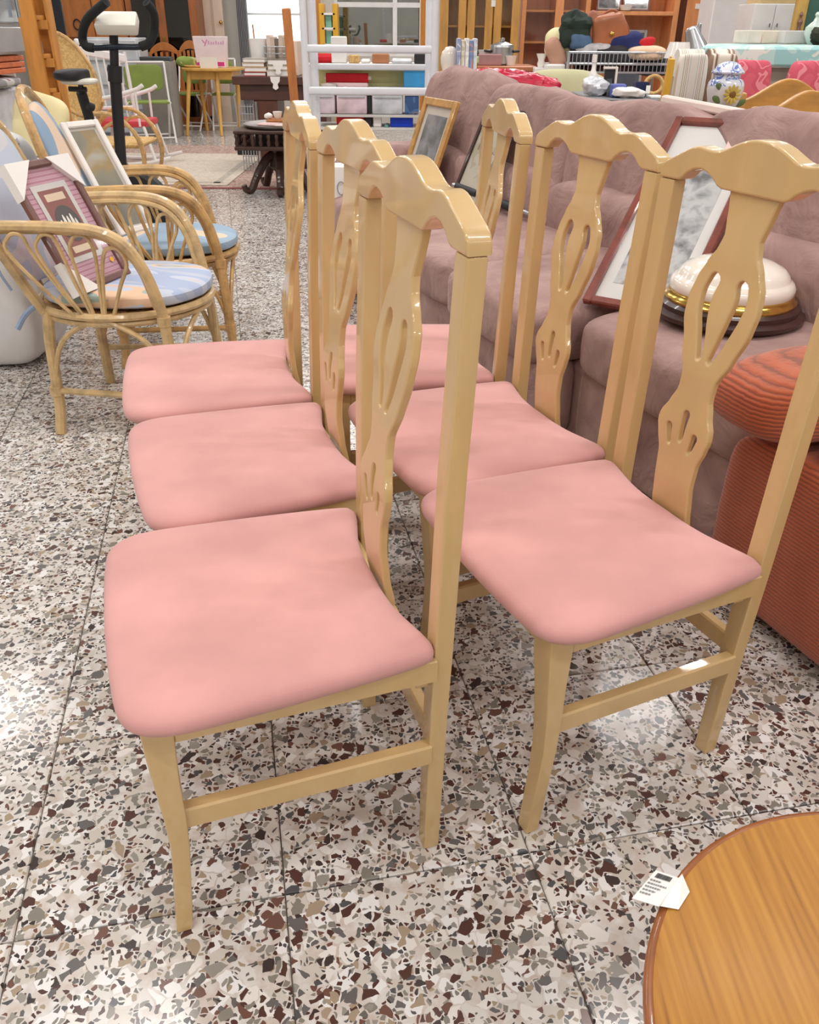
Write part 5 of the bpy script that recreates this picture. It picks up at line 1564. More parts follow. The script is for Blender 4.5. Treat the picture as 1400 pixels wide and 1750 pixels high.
# yellow ladder bookcase in front of the big window
Yl = 12.6
t = Thing('ladder_shelf', 'yellow ladder-like shelf with green books before the large window', 'shelf', (xx(562, 60, Yl), Yl, 0))
M_YEL = wood('yellow_wood', (226, 172, 50), .9, .4, .2, (3, 3, 1), 3)
xl_, xr_ = xx(550, 40, Yl), xx(573, 40, Yl)
for x in (xl_, xr_):
    t.addw('side', bx(x - .035, x + .035, Yl, Yl + .25, 0, zz(562, 6, Yl), .006), M_YEL)
SHL = [zz(562, 75, Yl), zz(562, 47, Yl), zz(562, 22, Yl)]
for z in SHL:
    t.addw('shelf_board', bx(xl_, xr_, Yl, Yl + .25, z - .025, z, .003), M_WLAC)
for k, z in enumerate(SHL[:2]):
    solo('green_book', ['green book block on the lower step of the yellow shelf', 'green book block on the upper step of the yellow shelf'][k], 'book', bx(xl_ + .05, xr_ - .05, Yl + .03, Yl + .2, z + .001, z + .15, .004), mat('sea_green_cover', (120, 176, 156), .6, .08), 'green books on the yellow shelf')
solo('orange_panel', 'orange veneer board leaning left of the large window', 'board', bx(xx(527, 20, Yl + .5), xx(548, 20, Yl + .5), Yl + .5, Yl + .53, 0, 2.1, .004), M_PINEL)
solo('orange_panel', 'orange veneer board standing right of the large window', 'board', bx(xx(719, 20, 11.0), xx(734, 20, 11.0), 11.0, 11.03, 0, 2.1, .004), M_PINEL)
# ================================================================ display cabinets along the back (right)
M_PCAB = wood('yellow_pine', (206, 152, 76), .85, .4, .2, (5, 5, 1), 3)
M_PINSIDE = wood('pine_inside', (224, 178, 110), .85, .5, 0, (5, 5, 1), 3)
M_OCAB = wood('orange_beech', (222, 150, 96), .9, .4, .2, (5, 5, 1), 3)
M_OINS = wood('rosy_inside', (222, 160, 132), .9, .5, 0, (5, 5, 1), 3)
M_CGLASS = glass('cabinet_glass', (248, 246, 242), .04, .04)
Yc1 = 9.6
def cx1(px):
    return xx(px, 60, Yc1)
def cz1(py):
    return zz(900, py, Yc1)
t = Thing('pine_display_cabinet', 'yellow pine display cabinet with three glazed doors at the back', 'cabinet', (cx1(815), Yc1 + .2, 0))
XA, XB = cx1(752), cx1(886)
ZT = 2.1
t.addw('back', bx(XA, XB, Yc1 + .38, Yc1 + .40, 0, ZT), M_PINSIDE)
t.addw('side', bx(XA, XA + .03, Yc1, Yc1 + .4, 0, ZT, .003), M_PCAB)
t.addw('side', bx(XB - .03, XB, Yc1, Yc1 + .4, 0, ZT, .003), M_PCAB)
t.addw('top', bx(XA, XB, Yc1, Yc1 + .4, ZT, ZT + .04, .004), M_PCAB)
t.addw('base', bx(XA, XB, Yc1, Yc1 + .4, 0, .40, .004), M_PCAB)
for z in (cz1(44), cz1(44) - .38, cz1(44) + .38):
    t.addw('shelf', bx(XA + .03, XB - .03, Yc1 + .04, Yc1 + .38, z - .02, z, .003), M_PCAB)
for a, b in ((752, 796), (797, 841), (842, 886)):
    x0_, x1_ = cx1(a) + .004, cx1(b) - .004
    s_ = .075
    d_ = t.addw('door', bx(x0_, x0_ + s_, Yc1 - .02, Yc1, .40, ZT, .004) + bx(x1_ - s_, x1_, Yc1 - .02, Yc1, .40, ZT, .004) + bx(x0_ + s_, x1_ - s_, Yc1 - .02, Yc1, .40, .50, .004) + bx(x0_ + s_, x1_ - s_, Yc1 - .02, Yc1, ZT - .1, ZT, .004), M_PCAB)
    t.addw('pane', bx(x0_ + s_, x1_ - s_, Yc1 - .012, Yc1 - .008, .5, ZT - .1), M_CGLASS, parent=d_, smooth=0)
t.addw('price_sticker', bx(cx1(837), cx1(844), Yc1 - .024, Yc1 - .021, cz1(12), cz1(1)), M_PAPER)
# orange wall unit
Yc2 = 9.9
def cx2(px):
    return xx(px, 60, Yc2)
def cz2(py):
    return zz(1050, py, Yc2)
t = Thing('wall_unit', 'orange beech wall unit with glazed bays and open shelves at the back', 'cabinet', (cx2(1050), Yc2 + .2, 0))
for a, b in ((889, 897), (946, 960), (997, 1005), (1146, 1155), (1205, 1212)):
    t.addw('upright', bx(cx2(a), cx2(b), Yc2, Yc2 + .45, 0, ZT, .004), M_OCAB)
t.addw('back', bx(cx2(890), cx2(1210), Yc2 + .43, Yc2 + .45, 0, ZT), M_OINS)
t.addw('back_board', bx(cx2(1005), cx2(1146), Yc2 + .40, Yc2 + .43, 0, ZT), M_OCAB)
t.addw('top', bx(cx2(889), cx2(1212), Yc2, Yc2 + .45, ZT, ZT + .04, .004), M_OCAB)
t.addw('base', bx(cx2(889), cx2(1212), Yc2, Yc2 + .45, 0, .45, .004), M_OCAB)
for a, b in ((897, 946), (960, 997)):
    for py in (18, 72):
        z = cz2(py)
        t.addw('shelf', bx(cx2(a), cx2(b), Yc2 + .03, Yc2 + .43, z - .02, z, .003), M_OCAB)
    d_ = t.addw('pane', bx(cx2(a), cx2(b), Yc2 + .006, Yc2 + .010, .46, ZT - .01), M_CGLASS, smooth=0)
t.addw('shelf', bx(cx2(1005), cx2(1146), Yc2 + .0, Yc2 + .43, cz2(26), cz2(19), .004), M_OCAB)
t.addw('shelf', bx(cx2(1155), cx2(1165), Yc2 + .03, Yc2 + .43, cz2(74), cz2(70), .004), M_OCAB)
t.addw('dark_bay', bx(cx2(1155), cx2(1166), Yc2 + .36, Yc2 + .43, .45, ZT), M_DKIN)
d_ = t.addw('door', bx(cx2(1166), cx2(1205), Yc2 - .018, Yc2, .46, ZT - .01, .004), M_OCAB)
t.addw('sticker', bx(cx2(1180), cx2(1188), Yc2 - .021, Yc2 - .018, cz2(14), cz2(5)), M_PAPER, parent=d_)
zsh = cz2(19)
for lab, a, b in (('grey framed picture standing left on the wall unit shelf', 1018, 1061), ('grey framed picture standing right on the wall unit shelf', 1063, 1110)):
    w_ = cx2(b) - cx2(a)
    frame_thing('framed_picture', lab, ((cx2(a) + cx2(b)) / 2, Yc2 + .12, zsh + .001), 0, 8, w_, .24, .02, .02, M_MAROON, M_PAPER, M_LAND, (.03, .03, .03, .03))
solo('white_bowl', 'small pale bowl in front of the shelf pictures', 'bowl', lathe([(.03, 0), (.05, .01), (.07, .055), (.06, .055), (.03, .012)], 18, (cx2(1066), Yc2 + .05, zsh + .001)), M_PORC)
# blue-grey mirror standing on the open shelf bay
t = Thing('framed_mirror', 'grey-blue mirror in a silver frame inside the wall unit bay', 'mirror', (cx2(1092), Yc2 + .26, .451))
za, zb = cz2(80), cz2(50)
xa_, xb_ = cx2(1066), cx2(1116)
t.addw('frame', bx(xa_, xa_ + .03, Yc2 + .24, Yc2 + .27, .451, zb, .003) + bx(xb_ - .03, xb_, Yc2 + .24, Yc2 + .27, .451, zb, .003) + bx(xa_ + .03, xb_ - .03, Yc2 + .24, Yc2 + .27, zb - .03, zb, .003) + bx(xa_ + .03, xb_ - .03, Yc2 + .24, Yc2 + .27, .451, .49, .003), M_SILVER)
t.addw('glass', bx(xa_ + .03, xb_ - .03, Yc2 + .25, Yc2 + .26, .49, zb - .03), mat('slate_glass', (96, 104, 116), .12, .1, 3, coat=.5), smooth=0)

# ================================================================ pillar and the corner beyond
M_PILLAR = mat('white_pillar_paint', (232, 228, 228), .7, .02)
Yp_ = 9.2
struct('trim_1', bx(xx(1213, 50, Yp_), xx(1270, 50, Yp_), Yp_, Yp_ + .45, 0, CEIL, .01), M_PILLAR)
struct('trim_2', bx(xx(1271, 50, Yp_), xx(1283, 50, Yp_), Yp_ + .1, Yp_ + .16, 0, CEIL), mat('dark_grey_metal', (74, 78, 84), .4, .04))
Yq = 8.2
t = Thing('white_wall_cabinet', 'white two-door cabinet standing by the pillar', 'cabinet', (xx(1320, 50, Yq), Yq + .2, 0))
xa_, xb_ = xx(1284, 40, Yq), xx(1356, 40, Yq)
t.addw('body', bx(xa_, xb_, Yq, Yq + .4, 0, zz(1320, 6, Yq), .005), M_WLAC)
xm_ = (xa_ + xb_) / 2
for a, b, q in ((xa_ + .004, xm_ - .002, 1), (xm_ + .002, xb_ - .004, -1)):
    d_ = t.addw('door', bx(a, b, Yq - .018, Yq, zz(1320, 58, Yq), zz(1320, 7, Yq), .004), M_WLAC)
    hx = b - .03 if q > 0 else a + .03
    t.addw('handle', tube([(hx, Yq - .03, zz(1320, 46, Yq)), (hx, Yq - .03, zz(1320, 40, Yq))], .006, 6), M_STEEL, parent=d_)
t.addw('carton_top', bx(xa_ + .05, xb_, Yq + .02, Yq + .35, zz(1320, 6, Yq), zz(1320, 6, Yq) + .2, .004), mat('tan_card', (206, 178, 132), .8, .05))
t = Thing('gilt_frame', 'upright gilt wooden frame holding a dark green board', 'frame', (xx(1385, 40, 7.6), 7.6, 0))
t.addw('post', bx(xx(1357, 40, 7.6), xx(1376, 40, 7.6), 7.6, 7.66, 0, 2.1, .006), wood('gilt_wood', (196, 156, 84), .85, .4, .2, (4, 4, 1), 3))
t.addw('carved_drop', lathe([(.004, 0), (.02, .02), (.012, .05), (.02, .08), (.006, .11), (.014, .13), (.003, .15)], 10, (xx(1366, 50, 7.58), 7.592, zz(1366, 58, 7.6))), M_MAROON)
t.addw('green_board', bx(xx(1376, 40, 7.62), xx(1460, 40, 7.62), 7.62, 7.65, 0, 2.1), mat('bottle_green', (58, 92, 80), .6, .06, 3))
# long low bed with teal cover, cartons and vase on it
Ybed = 6.2
zbed = zz(1330, 106, Ybed)
M_TEAL = pattern('teal_white_print', [(0, (232, 232, 226)), (.44, (190, 220, 216)), (.54, (160, 206, 206)), (.64, (228, 228, 218))], 6, .9, detail=2)
t = Thing('daybed', 'high daybed under a pale teal patterned cover behind the pink chairs', 'bed', (xx(1330, 100, Ybed), Ybed + .5, 0))
t.addw('cover', puff(2.06, 1.1, .14, .3, .2, 40, 16, .012, 6, 3).move(xx(1252, 100, Ybed) + 1.0, Ybed + .62, zz(1330, 98, Ybed)), M_TEAL)
t.addw('base', bx(xx(1252, 100, Ybed), xx(1252, 100, Ybed) + 2.0, Ybed + .15, Ybed + 1.1, .15, zz(1330, 104, Ybed), .02), mat('grey_fabric_base', (150, 140, 128), .9, .06))
for sx in (.08, 1.9):
    for y in (.2, 1.0):
        t.addw('leg', bx(xx(1252, 100, Ybed) + sx - .03, xx(1252, 100, Ybed) + sx + .03, Ybed + y, Ybed + y + .06, 0, .15), M_DARKW)
zcov = zz(1330, 98, Ybed) + .075
for lab, a, b, py, cc, yy in (('long pale carton lying on the teal daybed cover', 1276, 1300, 62, (222, 212, 200), .55), ('cream open carton on the teal daybed cover', 1301, 1335, 62, (228, 214, 196), .62), ('grey carton with a dark flap on the teal daybed', 1338, 1386, 60, (206, 200, 196), .5)):
    Y_ = Ybed + yy
    solo('carton', lab, 'box', bx(xx(a, 75, Y_), xx(b, 75, Y_), Y_, Y_ + .3, zcov, max(zcov + .08, zz((a + b) / 2, py, Y_)), .005), mat('carton_%d' % a, cc, .8, .04))
M_CELADON = mat('celadon_glaze', (208, 224, 212), .2, .03, coat=.5)
Y_ = Ybed + .45
solo('vase', 'pale celadon bottle vase at the right edge before the green board', 'vase', lathe([(.04, 0), (.05, .01), (.075, .06), (.07, .10), (.03, .135), (.02, .16), (.028, .175), (.018, .19)], 22, (xx(1393, 60, Y_), Y_, zcov + .001)), M_CELADON)
solo('potted_plant', 'small dark leafy plant under the celadon vase', 'plant', puff(.14, .12, .10, .9, .9, 24, 14, .03, 30, 6).move(xx(1399, 80, Y_ - .15), Y_ - .15, zcov + .05), mat('dark_leaves', (44, 48, 34), .8, .2, 20))
# pink damask chairs
M_PINKD = pattern('pink_damask', [(0, (214, 96, 112)), (.46, (206, 86, 104)), (.52, (230, 140, 148)), (.57, (212, 92, 110))], 9, .85, detail=1)
Yn = 5.3
for lab, a, b, py in (('pink damask armchair behind the blue and white jar', 1258, 1322, 102), ('pink damask armchair at the right edge behind the pine chairs', 1358, 1424, 104)):
    x0_, x1_ = xx(a, 130, Yn), xx(b, 130, Yn)
    zt_ = zz((a + b) / 2, py, Yn)
    t = Thing('damask_armchair', lab, 'armchair', ((x0_ + x1_) / 2, Yn + .25, 0), 0, 'pink damask armchairs')
    w = x1_ - x0_
    t.add('backrest', puff(w, .14, zt_ - .35, .3, .3, 36, 24, .006, 6, a).move(0, -.18, (zt_ + .35) / 2), M_PINKD)
    t.add('seat', puff(w, .50, .16, .4, .3, 30, 14, .004, 6, a).move(0, .10, .40), M_PINKD)
    t.add('base', bx(-w / 2 + .01, w / 2 - .01, -.2, .32, .12, .34, .02), M_PINKD)
    for q in (-1, 1):
        t.add('leg', bx(q * (w / 2 - .05) - .02, q * (w / 2 - .05) + .02, -.18, -.14, 0, .13), M_DARKW)
        t.add('leg', bx(q * (w / 2 - .05) - .02, q * (w / 2 - .05) + .02, .26, .30, 0, .13), M_DARKW)
# pine chairs with arched crests at the right edge
M_HPINE = wood('honey_pine_chair', (206, 148, 72), .85, .35, .3, (2, 6, 6), 3)
def arched_chair(label, px, pyt, Y, w):
    xc, zt_ = xx(px, pyt, Y), zz(px, pyt, Y)
    t = Thing('arched_chair', label, 'chair', (xc, Y, 0), 0, 'arched pine chairs')
    top = [(u * w / 2, zt_ - .075 * (1 - math.cos(u * math.pi)) / 2 - .02 * u * u) for u in [i / 10 for i in range(-10, 11)]]
    low = [(u * w / 2, zt_ - .17 - .035 * abs(math.sin(u * 2.2 * math.pi)) * (1 if abs(u) < .8 else .3)) for u in [i / 10 for i in range(10, -11, -1)]]
    t.add('crest', plate((top + low)[::-1], .035, .006).map(lambda v: (v.x, v.z, v.y)), M_HPINE)
    for q in (-1, 1):
        t.add('post', bx(q * w / 2 - .028, q * w / 2 + .028, -.022, .03, 0, zt_ - .06, .012, 2), M_HPINE)
        t.add('leg', bx(q * w / 2 - .022, q * w / 2 + .022, .38, .42, 0, .44, .006), M_HPINE)
    t.add('lower_rail', bx(-w / 2, w / 2, -.012, .012, zt_ - .42, zt_ - .36, .005), M_HPINE)
    for k in range(3):
        x = -w / 4 + k * w / 4
        t.add('spindle', tube([(x, 0, zt_ - .38), (x, 0, zt_ - .19)], .014, 8), M_HPINE)
    t.add('seat', bx(-w / 2, w / 2, -.02, .42, .43, .455, .008), M_HPINE)
    return t
arched_chair('honey pine chair with an arched crest behind the sofa, the nearer of two', 1388, 154, 3.60, .38)
arched_chair('honey pine chair with an arched crest behind the sofa, the farther of two', 1352, 134, 4.35, .44)
# white board lying on the sofa back
M_WBOARD = mat('cream_plastic', (232, 214, 206), .5, .02)
solo('white_board', 'long cream board lying along the top of the mauve sofa back', 'board', bx(-.15, .15, -.02, .02, 0, .028, .006).rot(0, 6, -40).move(*(at(1200, 190, 3.12))), M_WBOARD)

# ================================================================ table of oddments behind the sofa
Yo = 5.02
zo = zz(1090, 169, Yo)
t = Thing('grey_table', 'grey-topped table with oddments right behind the mauve sofa', 'table', (xx(1090, 170, Yo), Yo + .3, 0))
oxa, oxb = xx(1010, 170, Yo), xx(1158, 170, Yo)
t.addw('tabletop', bx(oxa, oxb, Yo, Yo + .65, zo - .03, zo, .006), mat('slate_laminate', (120, 122, 126), .4, .05))
for x in (oxa + .04, oxb - .04):
    for y in (.05, .6):
        t.addw('leg', bx(x - .02, x + .02, Yo + y - .02, Yo + y + .02, 0, zo - .03, .004), M_BLACK)
def onto(name, label, cat, px, w, d, h, m, dy=.1, b=.006, rz=0):
    Y_ = Yo + dy
    g = bx(-w / 2, w / 2, -d / 2, d / 2, 0, h, b).rot(0, 0, rz).move(xx(px, 160, Y_), Y_ + d / 2, zo + .001)
    return solo(name, label, cat, g, m)
M_NAVY = mat('navy_cardboard', (32, 42, 84), .5, .06)
t = Thing('navy_bucket', 'navy tapered tub with a white label on the grey table', 'tub', (xx(1098, 160, Yo + .1), Yo + .16, zo))
hn = zz(1098, 141, Yo + .1) - zo
g = lathe([(.038, .001), (.055, hn), (.050, hn), (.034, .006)], 4, (0, 0, 0)).rot(0, 0, 45).move(xx(1098, 160, Yo + .1), Yo + .16, zo)
bo = t.addw('tub', g, M_NAVY, smooth=0)
t.addw('label', bx(xx(1105, 155, Yo + .1), xx(1112, 155, Yo + .1), Yo + .113, Yo + .116, zo + .02, zo + hn * .8), M_PAPER)
onto('blue_box', 'small periwinkle blue box with a dark mark on the grey table', 'box', 1057, .08, .05, zz(1057, 144, Yo + .08) - zo, mat('periwinkle_card', (92, 104, 176), .5, .06), .08)
solo('tissue_heap', 'heap of white crumpled tissue on the grey table front', 'tissue', puff(.18, .10, .05, .8, .7, 28, 14, .018, 26, 9).move(xx(1074, 162, Yo + .05), Yo + .06, zo + .026), M_PAPER)
t = Thing('photo_frame', 'black-backed photo frame with a pale edge on the grey table', 'frame', (xx(1044, 140, Yo + .2), Yo + .22, zo))
zf_ = zz(1044, 114, Yo + .2)
t.addw('back_board', bx(xx(1032, 140, Yo + .2), xx(1050, 140, Yo + .2), Yo + .2, Yo + .21, zo + .001, zf_ - .012), M_BLACK)
t.addw('edge', bx(xx(1050, 140, Yo + .2), xx(1054, 140, Yo + .2), Yo + .195, Yo + .22, zo + .001, zf_, .002) + bx(xx(1030, 140, Yo + .2), xx(1050, 140, Yo + .2), Yo + .195, Yo + .22, zf_ - .012, zf_, .002), M_CREAM)
t.addw('strut', bar((xx(1040, 150, Yo + .2), Yo + .205, zo + .09), (xx(1038, 150, Yo + .2), Yo + .12, zo + .005), .03, .004), M_BLACK)
solo('plastic_bag', 'crumpled white plastic bag behind the olive cushion', 'bag', puff(.13, .12, .09, .9, .8, 28, 16, .025, 22, 3).move(xx(1018, 140, Yo + .2), Yo + .2, zo + .05), M_WRAP)
xq, yq = xx(996, 120, Yo + .3), Yo + .34
solo('spray_bottle', 'slim white bottle standing behind the olive cushion', 'bottle', lathe([(.026, 0), (.028, .01), (.028, .10), (.012, .125), (.011, .16), (.015, .162), (.014, .20), (.004, .202)], 16, (xx(1014, 130, Yo + .35), Yo + .36, zo + .001)), M_PORC)
solo('wicker_ring', 'tan wicker ring basket beside the navy tub', 'basket', tube([Vector((xx(1128, 155, Yo + .15) + .05 * math.cos(a), Yo + .3, zo + .055 + .045 * math.sin(a))) for a in [i * math.pi / 10 for i in range(20)]], .010, 8, True), M_CANE)
solo('white_leaflet', 'white leaflets beside the navy tub on the grey table', 'leaflet', bx(xx(1112, 168, Yo + .04), xx(1136, 168, Yo + .04), Yo + .03, Yo + .15, zo + .001, zo + .012, .002), M_PAPER)

# ---------------------------------------------------------------- striped loungers, jar
M_STRIPES = pattern('striped_canvas', [(0, (226, 216, 204)), (.16, (200, 196, 190)), (.26, (232, 226, 214)), (.40, (190, 60, 74)), (.45, (228, 220, 206)), (.58, (120, 156, 140)), (.63, (226, 218, 206)), (.8, (196, 176, 150)), (.88, (232, 226, 216))], 2.6, .85, 'wave', dist=0)
M_BROWNP = pattern('brown_print', [(0, (128, 100, 84)), (.5, (150, 122, 104)), (.62, (222, 210, 196)), (.68, (132, 104, 88))], 7, .85)
Yf = 4.3
zfl = zz(1200, 176, Yf)
def mattress(label, a, b, pyt, Y, m, rz, lean):
    x0_, x1_ = xx(a, 130, Y), xx(b, 130, Y)
    zt_ = zz((a + b) / 2, pyt, Y)
    t = Thing('folded_mattress', label, 'mattress', ((x0_ + x1_) / 2, Y, 0), rz, 'folded lounger mattresses')
    w = x1_ - x0_
    t.add('front_fold', puff(w, .07, zt_ - .02, .2, .2, 30, 24, .003, 8, a).rot(lean, 0, 0).move(0, -.03, zt_ / 2 + .0), m)
    t.add('rear_fold', puff(w, .07, zt_ - .02, .2, .2, 30, 24, .003, 8, b).rot(-lean * .4, 0, 0).move(0, .06, zt_ / 2 + .0), m)
    t.add('top_fold', tube([(-w / 2 + .01, .015, zt_ - .05), (w / 2 - .01, .015, zt_ - .05)], .058, 14), m)
    return t
mattress('folded striped lounger mattress standing left of the ceramic jar', 1150, 1200, 87, Yf + .1, M_STRIPES, 0, 2)
mattress('folded brown patterned lounger mattress behind the ceramic jar', 1202, 1250, 87, Yf + .25, pattern('brown_striped_canvas', [(0, (230, 220, 206)), (.3, (206, 190, 172)), (.42, (136, 108, 92)), (.62, (226, 214, 198)), (.8, (150, 122, 104))], 2.2, .85, 'wave', dist=1), 0, 2)
t = Thing('lounger_frame', 'yellow wooden lounger frame edge beside the striped mattress', 'frame', (xx(1143, 150, Yf + .05), Yf + .05, 0))
t.addw('stile', bar(Vector((xx(1132, 168, Yf), Yf + .02, 0)), at(1148, 100, Yf + .05), .03, .03, .004), M_YEL)
t.addw('stile', bar(Vector((xx(1137, 168, Yf), Yf + .3, 0)), at(1151, 96, Yf + .3), .03, .03, .004), M_YEL)
t.addw('rung', tube([(xx(1134, 168, Yf), Yf + .02, .3), (xx(1138, 168, Yf), Yf + .3, .3)], .012, 8), M_YEL)
# jar
M_JAR = pattern('blue_white_glaze', [(0, (226, 228, 236)), (.44, (220, 224, 236)), (.5, (110, 130, 190)), (.56, (214, 218, 234)), (.63, (96, 116, 180)), (.69, (226, 230, 238))], 26, .15, detail=1.5)
M_JARB = mat('white_glaze', (222, 218, 218), .15, .04, 5, coat=.5)
Yj = 4.16
jx, zj1, zj0 = xx(1240, 150, Yj), zz(1240, 104, Yj), zz(1240, 190, Yj)
hj = zj1 - zj0
zst = zj0 - .001
t = Thing('ginger_jar', 'blue and white ceramic lidded jar painted with a yellow sunflower', 'jar', (jx, Yj, zst))
rj = (xx(1271, 150, Yj) - xx(1210, 150, Yj)) / 2
t.addw('body', lathe([(rj * .62, .001), (rj * .7, .01), (rj * .86, hj * .2), (rj, hj * .45), (rj * .98, hj * .52)], 36, (jx, Yj, zst)), M_JARB)
t.addw('shoulder', lathe([(rj * .985, hj * .52), (rj * .95, hj * .58), (rj * .85, hj * .64), (rj * .72, hj * .66), (rj * .7, hj * .74), (rj * .6, hj * .74)], 36, (jx, Yj, zst)), M_JAR)
t.addw('lid', lathe([(rj * .6, hj * .73), (rj * .86, hj * .76), (rj * .90, hj * .79), (rj * .74, hj * .85), (rj * .6, hj * .93), (rj * .3, hj * .99), (rj * .05, hj)], 36, (jx, Yj, zst)), M_JAR)
fx, fz = jx + rj * .12, zst + hj * .36
fb = t.addw('flower_heart', puff(.032, .010, .032, 1, 1, 16, 10).move(fx, Yj - rj * .975, fz), mat('flower_brown', (120, 84, 36), .5, .1))
for k in range(12):
    a = k * math.pi / 6
    pet = puff(.030, .004, .012, 1, 1, 12, 8).rot(0, -math.degrees(a), 0)
    px_, pz_ = fx + .026 * math.cos(a), fz + .026 * math.sin(a)
    dx_ = px_ - jx
    yy_ = Yj - math.sqrt(max(0, (rj * .96) ** 2 - dx_ * dx_)) - .004
    t.addw('petal', pet.move(px_, yy_, pz_), mat('petal_yellow', (196, 170, 78), .4, .08), parent=fb)
for dx_, dz_ in ((-.055, .03), (-.06, -.02), (-.03, -.055), (.06, -.035)):
    xx_ = fx + dx_
    yy_ = Yj - math.sqrt(max(0, (rj * .96) ** 2 - (xx_ - jx) ** 2)) - .002
    t.addw('leaf', puff(.045, .005, .026, 1, 1, 12, 8).rot(0, 30 if dx_ < 0 else -30, 0).move(xx_, yy_, fz + dz_), mat('leaf_green', (96, 112, 70), .4, .1), parent=fb)
solo('jar_stand', 'slim dark plinth under the ceramic jar behind the sofa', 'plinth', bx(jx - .09, jx + .09, Yj - .09, Yj + .09, 0, zst - .0005, .006), M_DARKW)
# desk lamp heads
Yh = 5.6
t = Thing('desk_lamp', 'white desk lamp with a tilted cone shade above the striped mattress', 'lamp', (xx(1178, 100, Yh), Yh, 0))
c0 = at(1186, 68, Yh)
t.addw('shade', lathe([(.02, .07), (.035, .06), (.065, -.05), (.06, -.05), (.03, .05), (.01, .06)], 20).rot(0, -25, 0).move(*c0), M_STEEL)
t.addw('neck', tube(spl([c0 + Vector((-.01, 0, .07)), at(1190, 54, Yh), at(1196, 60, Yh + .05), Vector((xx(1196, 100, Yh), Yh + .05, .40)), Vector((xx(1196, 100, Yh), Yh + .05, .02))], 4), .007, 8), M_STEEL)
t.addw('base', lathe([(.10, 0), (.10, .015), (.01, .03)], 20, (xx(1196, 100, Yh), Yh + .05, 0)), M_STEEL)
t = Thing('table_lamp', 'table lamp with a white drum shade left of the cone lamp', 'lamp', (xx(1160, 100, Yh - .25), Yh - .25, 0))
c1 = at(1160, 84, Yh - .25)
t.addw('shade', lathe([(.055, .035), (.075, -.045), (.07, -.045), (.05, .035)], 20, tuple(c1)), M_PORC)
t.addw('stem', tube([c1 + Vector((0, 0, .02)), Vector((c1.x, c1.y, .02))], .008, 8), M_STEEL)
t.addw('base', lathe([(.08, 0), (.08, .015), (.01, .03)], 20, (c1.x, c1.y, 0)), M_STEEL)

# ================================================================ wire trolley heaped with bags and clothes
Yv = 6.5
t = Thing('wire_trolley', 'two-tier wire trolley heaped with bags and clothes behind the sofa', 'trolley', (xx(1065, 110, Yv), Yv + .2, 0))
vx0, vx1 = xx(972, 100, Yv), xx(1146, 100, Yv)
zt1, zt2 = zz(1060, 90, Yv), zz(1060, 110, Yv)
zfl1, zfl2 = zz(1060, 107, Yv), zz(1060, 124, Yv)
for z in (zt1, zt2, zfl2):
    t.addw('rim', tube([(vx0, Yv, z), (vx1, Yv, z), (vx1, Yv + .42, z), (vx0, Yv + .42, z)], .007, 6, True), M_WIRE)
for k in range(26):
    x = vx0 + (vx1 - vx0) * k / 25
    t.addw('wire', tube([(x, Yv, zfl2), (x, Yv, zt1)], .0032, 5), M_WIRE)
t.addw('tray_floor', bx(vx0, vx1, Yv + .004, Yv + .42, zfl1 - .004, zfl1), M_WIRE)
t.addw('tray_floor', bx(vx0, vx1, Yv + .004, Yv + .42, zfl2 - .004, zfl2), M_WIRE)
for x in (vx0, vx1):
    for y in (Yv, Yv + .42):
        t.addw('leg', tube([(x, y, 0), (x, y, zt1)], .011, 8), M_WIRE)
def heap(name, label, cat, px, py, Y, s, m, amp=.03, rot=(0, 0, 0), e=(.7, .7), fs=9):
    c = at(px, py, Y)
    hh = hash(label) % 97 if False else sum(map(ord, label)) % 97
    return solo(name, label, cat, puff(s[0], s[1], s[2], e[0], e[1], 32, 18, amp, fs, hh * .37).rot(*rot).move(*c), m, 'bags and clothes heaped on the wire trolley')
M_TANB = mat('tan_leather', (170, 100, 62), .4, .1, 6, coat=.2)
M_BRB = mat('brown_leather', (160, 92, 66), .5, .1, 6)
M_DKGR = mat('dark_green_cloth', (40, 54, 46), .9, .15, 6)
M_JEAN = mat('blue_denim', (86, 112, 144), .9, .1, 8)
M_DGREY = mat('charcoal_cloth', (58, 56, 60), .9, .15, 8)
M_NAVYC = mat('navy_cloth', (44, 52, 104), .9, .12, 6)
M_CREAMC = mat('cream_canvas', (230, 200, 170), .9, .05, 6)
M_PALEY = mat('pale_lemon_cloth', (232, 226, 178), .9, .05, 6)
M_SKINC = mat('dusty_pink_cloth', (196, 150, 128), .9, .06, 6)
heap('charcoal_coat', 'charcoal coat filling the front of the wire trolley', 'coat', 1032, 95, Yv + .22, (.52, .36, .17), M_DGREY, .03)
heap('black_coat', 'dark coat filling the right of the wire trolley', 'coat', 1112, 112, Yv + .22, (.36, .34, .12), M_DGREY, .03)
heap('folded_trousers', 'folded dark maroon garments in the lower trolley tier', 'clothes', 1040, 117, Yv + .2, (.5, .3, .06), mat('maroon_cloth', (92, 52, 56), .9, .2, 8), .015)
heap('grey_scarf', 'grey and white scarf on the charcoal coat', 'scarf', 1012, 84, Yv + .12, (.26, .12, .07), mat('grey_white_cloth', (196, 194, 196), .9, .15, 12), .025)
heap('dark_green_bag', 'dark green bag on the left of the trolley heap', 'bag', 986, 50, Yv + .2, (.24, .22, .20), M_DKGR, .05)
heap('blue_jeans', 'bundle of blue jeans under the dark green bag', 'clothes', 990, 72, Yv + .16, (.16, .18, .11), M_JEAN, .02)
heap('brown_handbag', 'brown leather handbag in the trolley heap', 'handbag', 1018, 54, Yv + .22, (.20, .18, .22), M_BRB, .02, (0, 15, 10), (.45, .45))
t = Thing('tan_handbag', 'glossy tan leather handbag with a strap atop the trolley heap', 'handbag', at(1040, 68, Yv + .15))
c_ = at(1040, 52, Yv + .15)
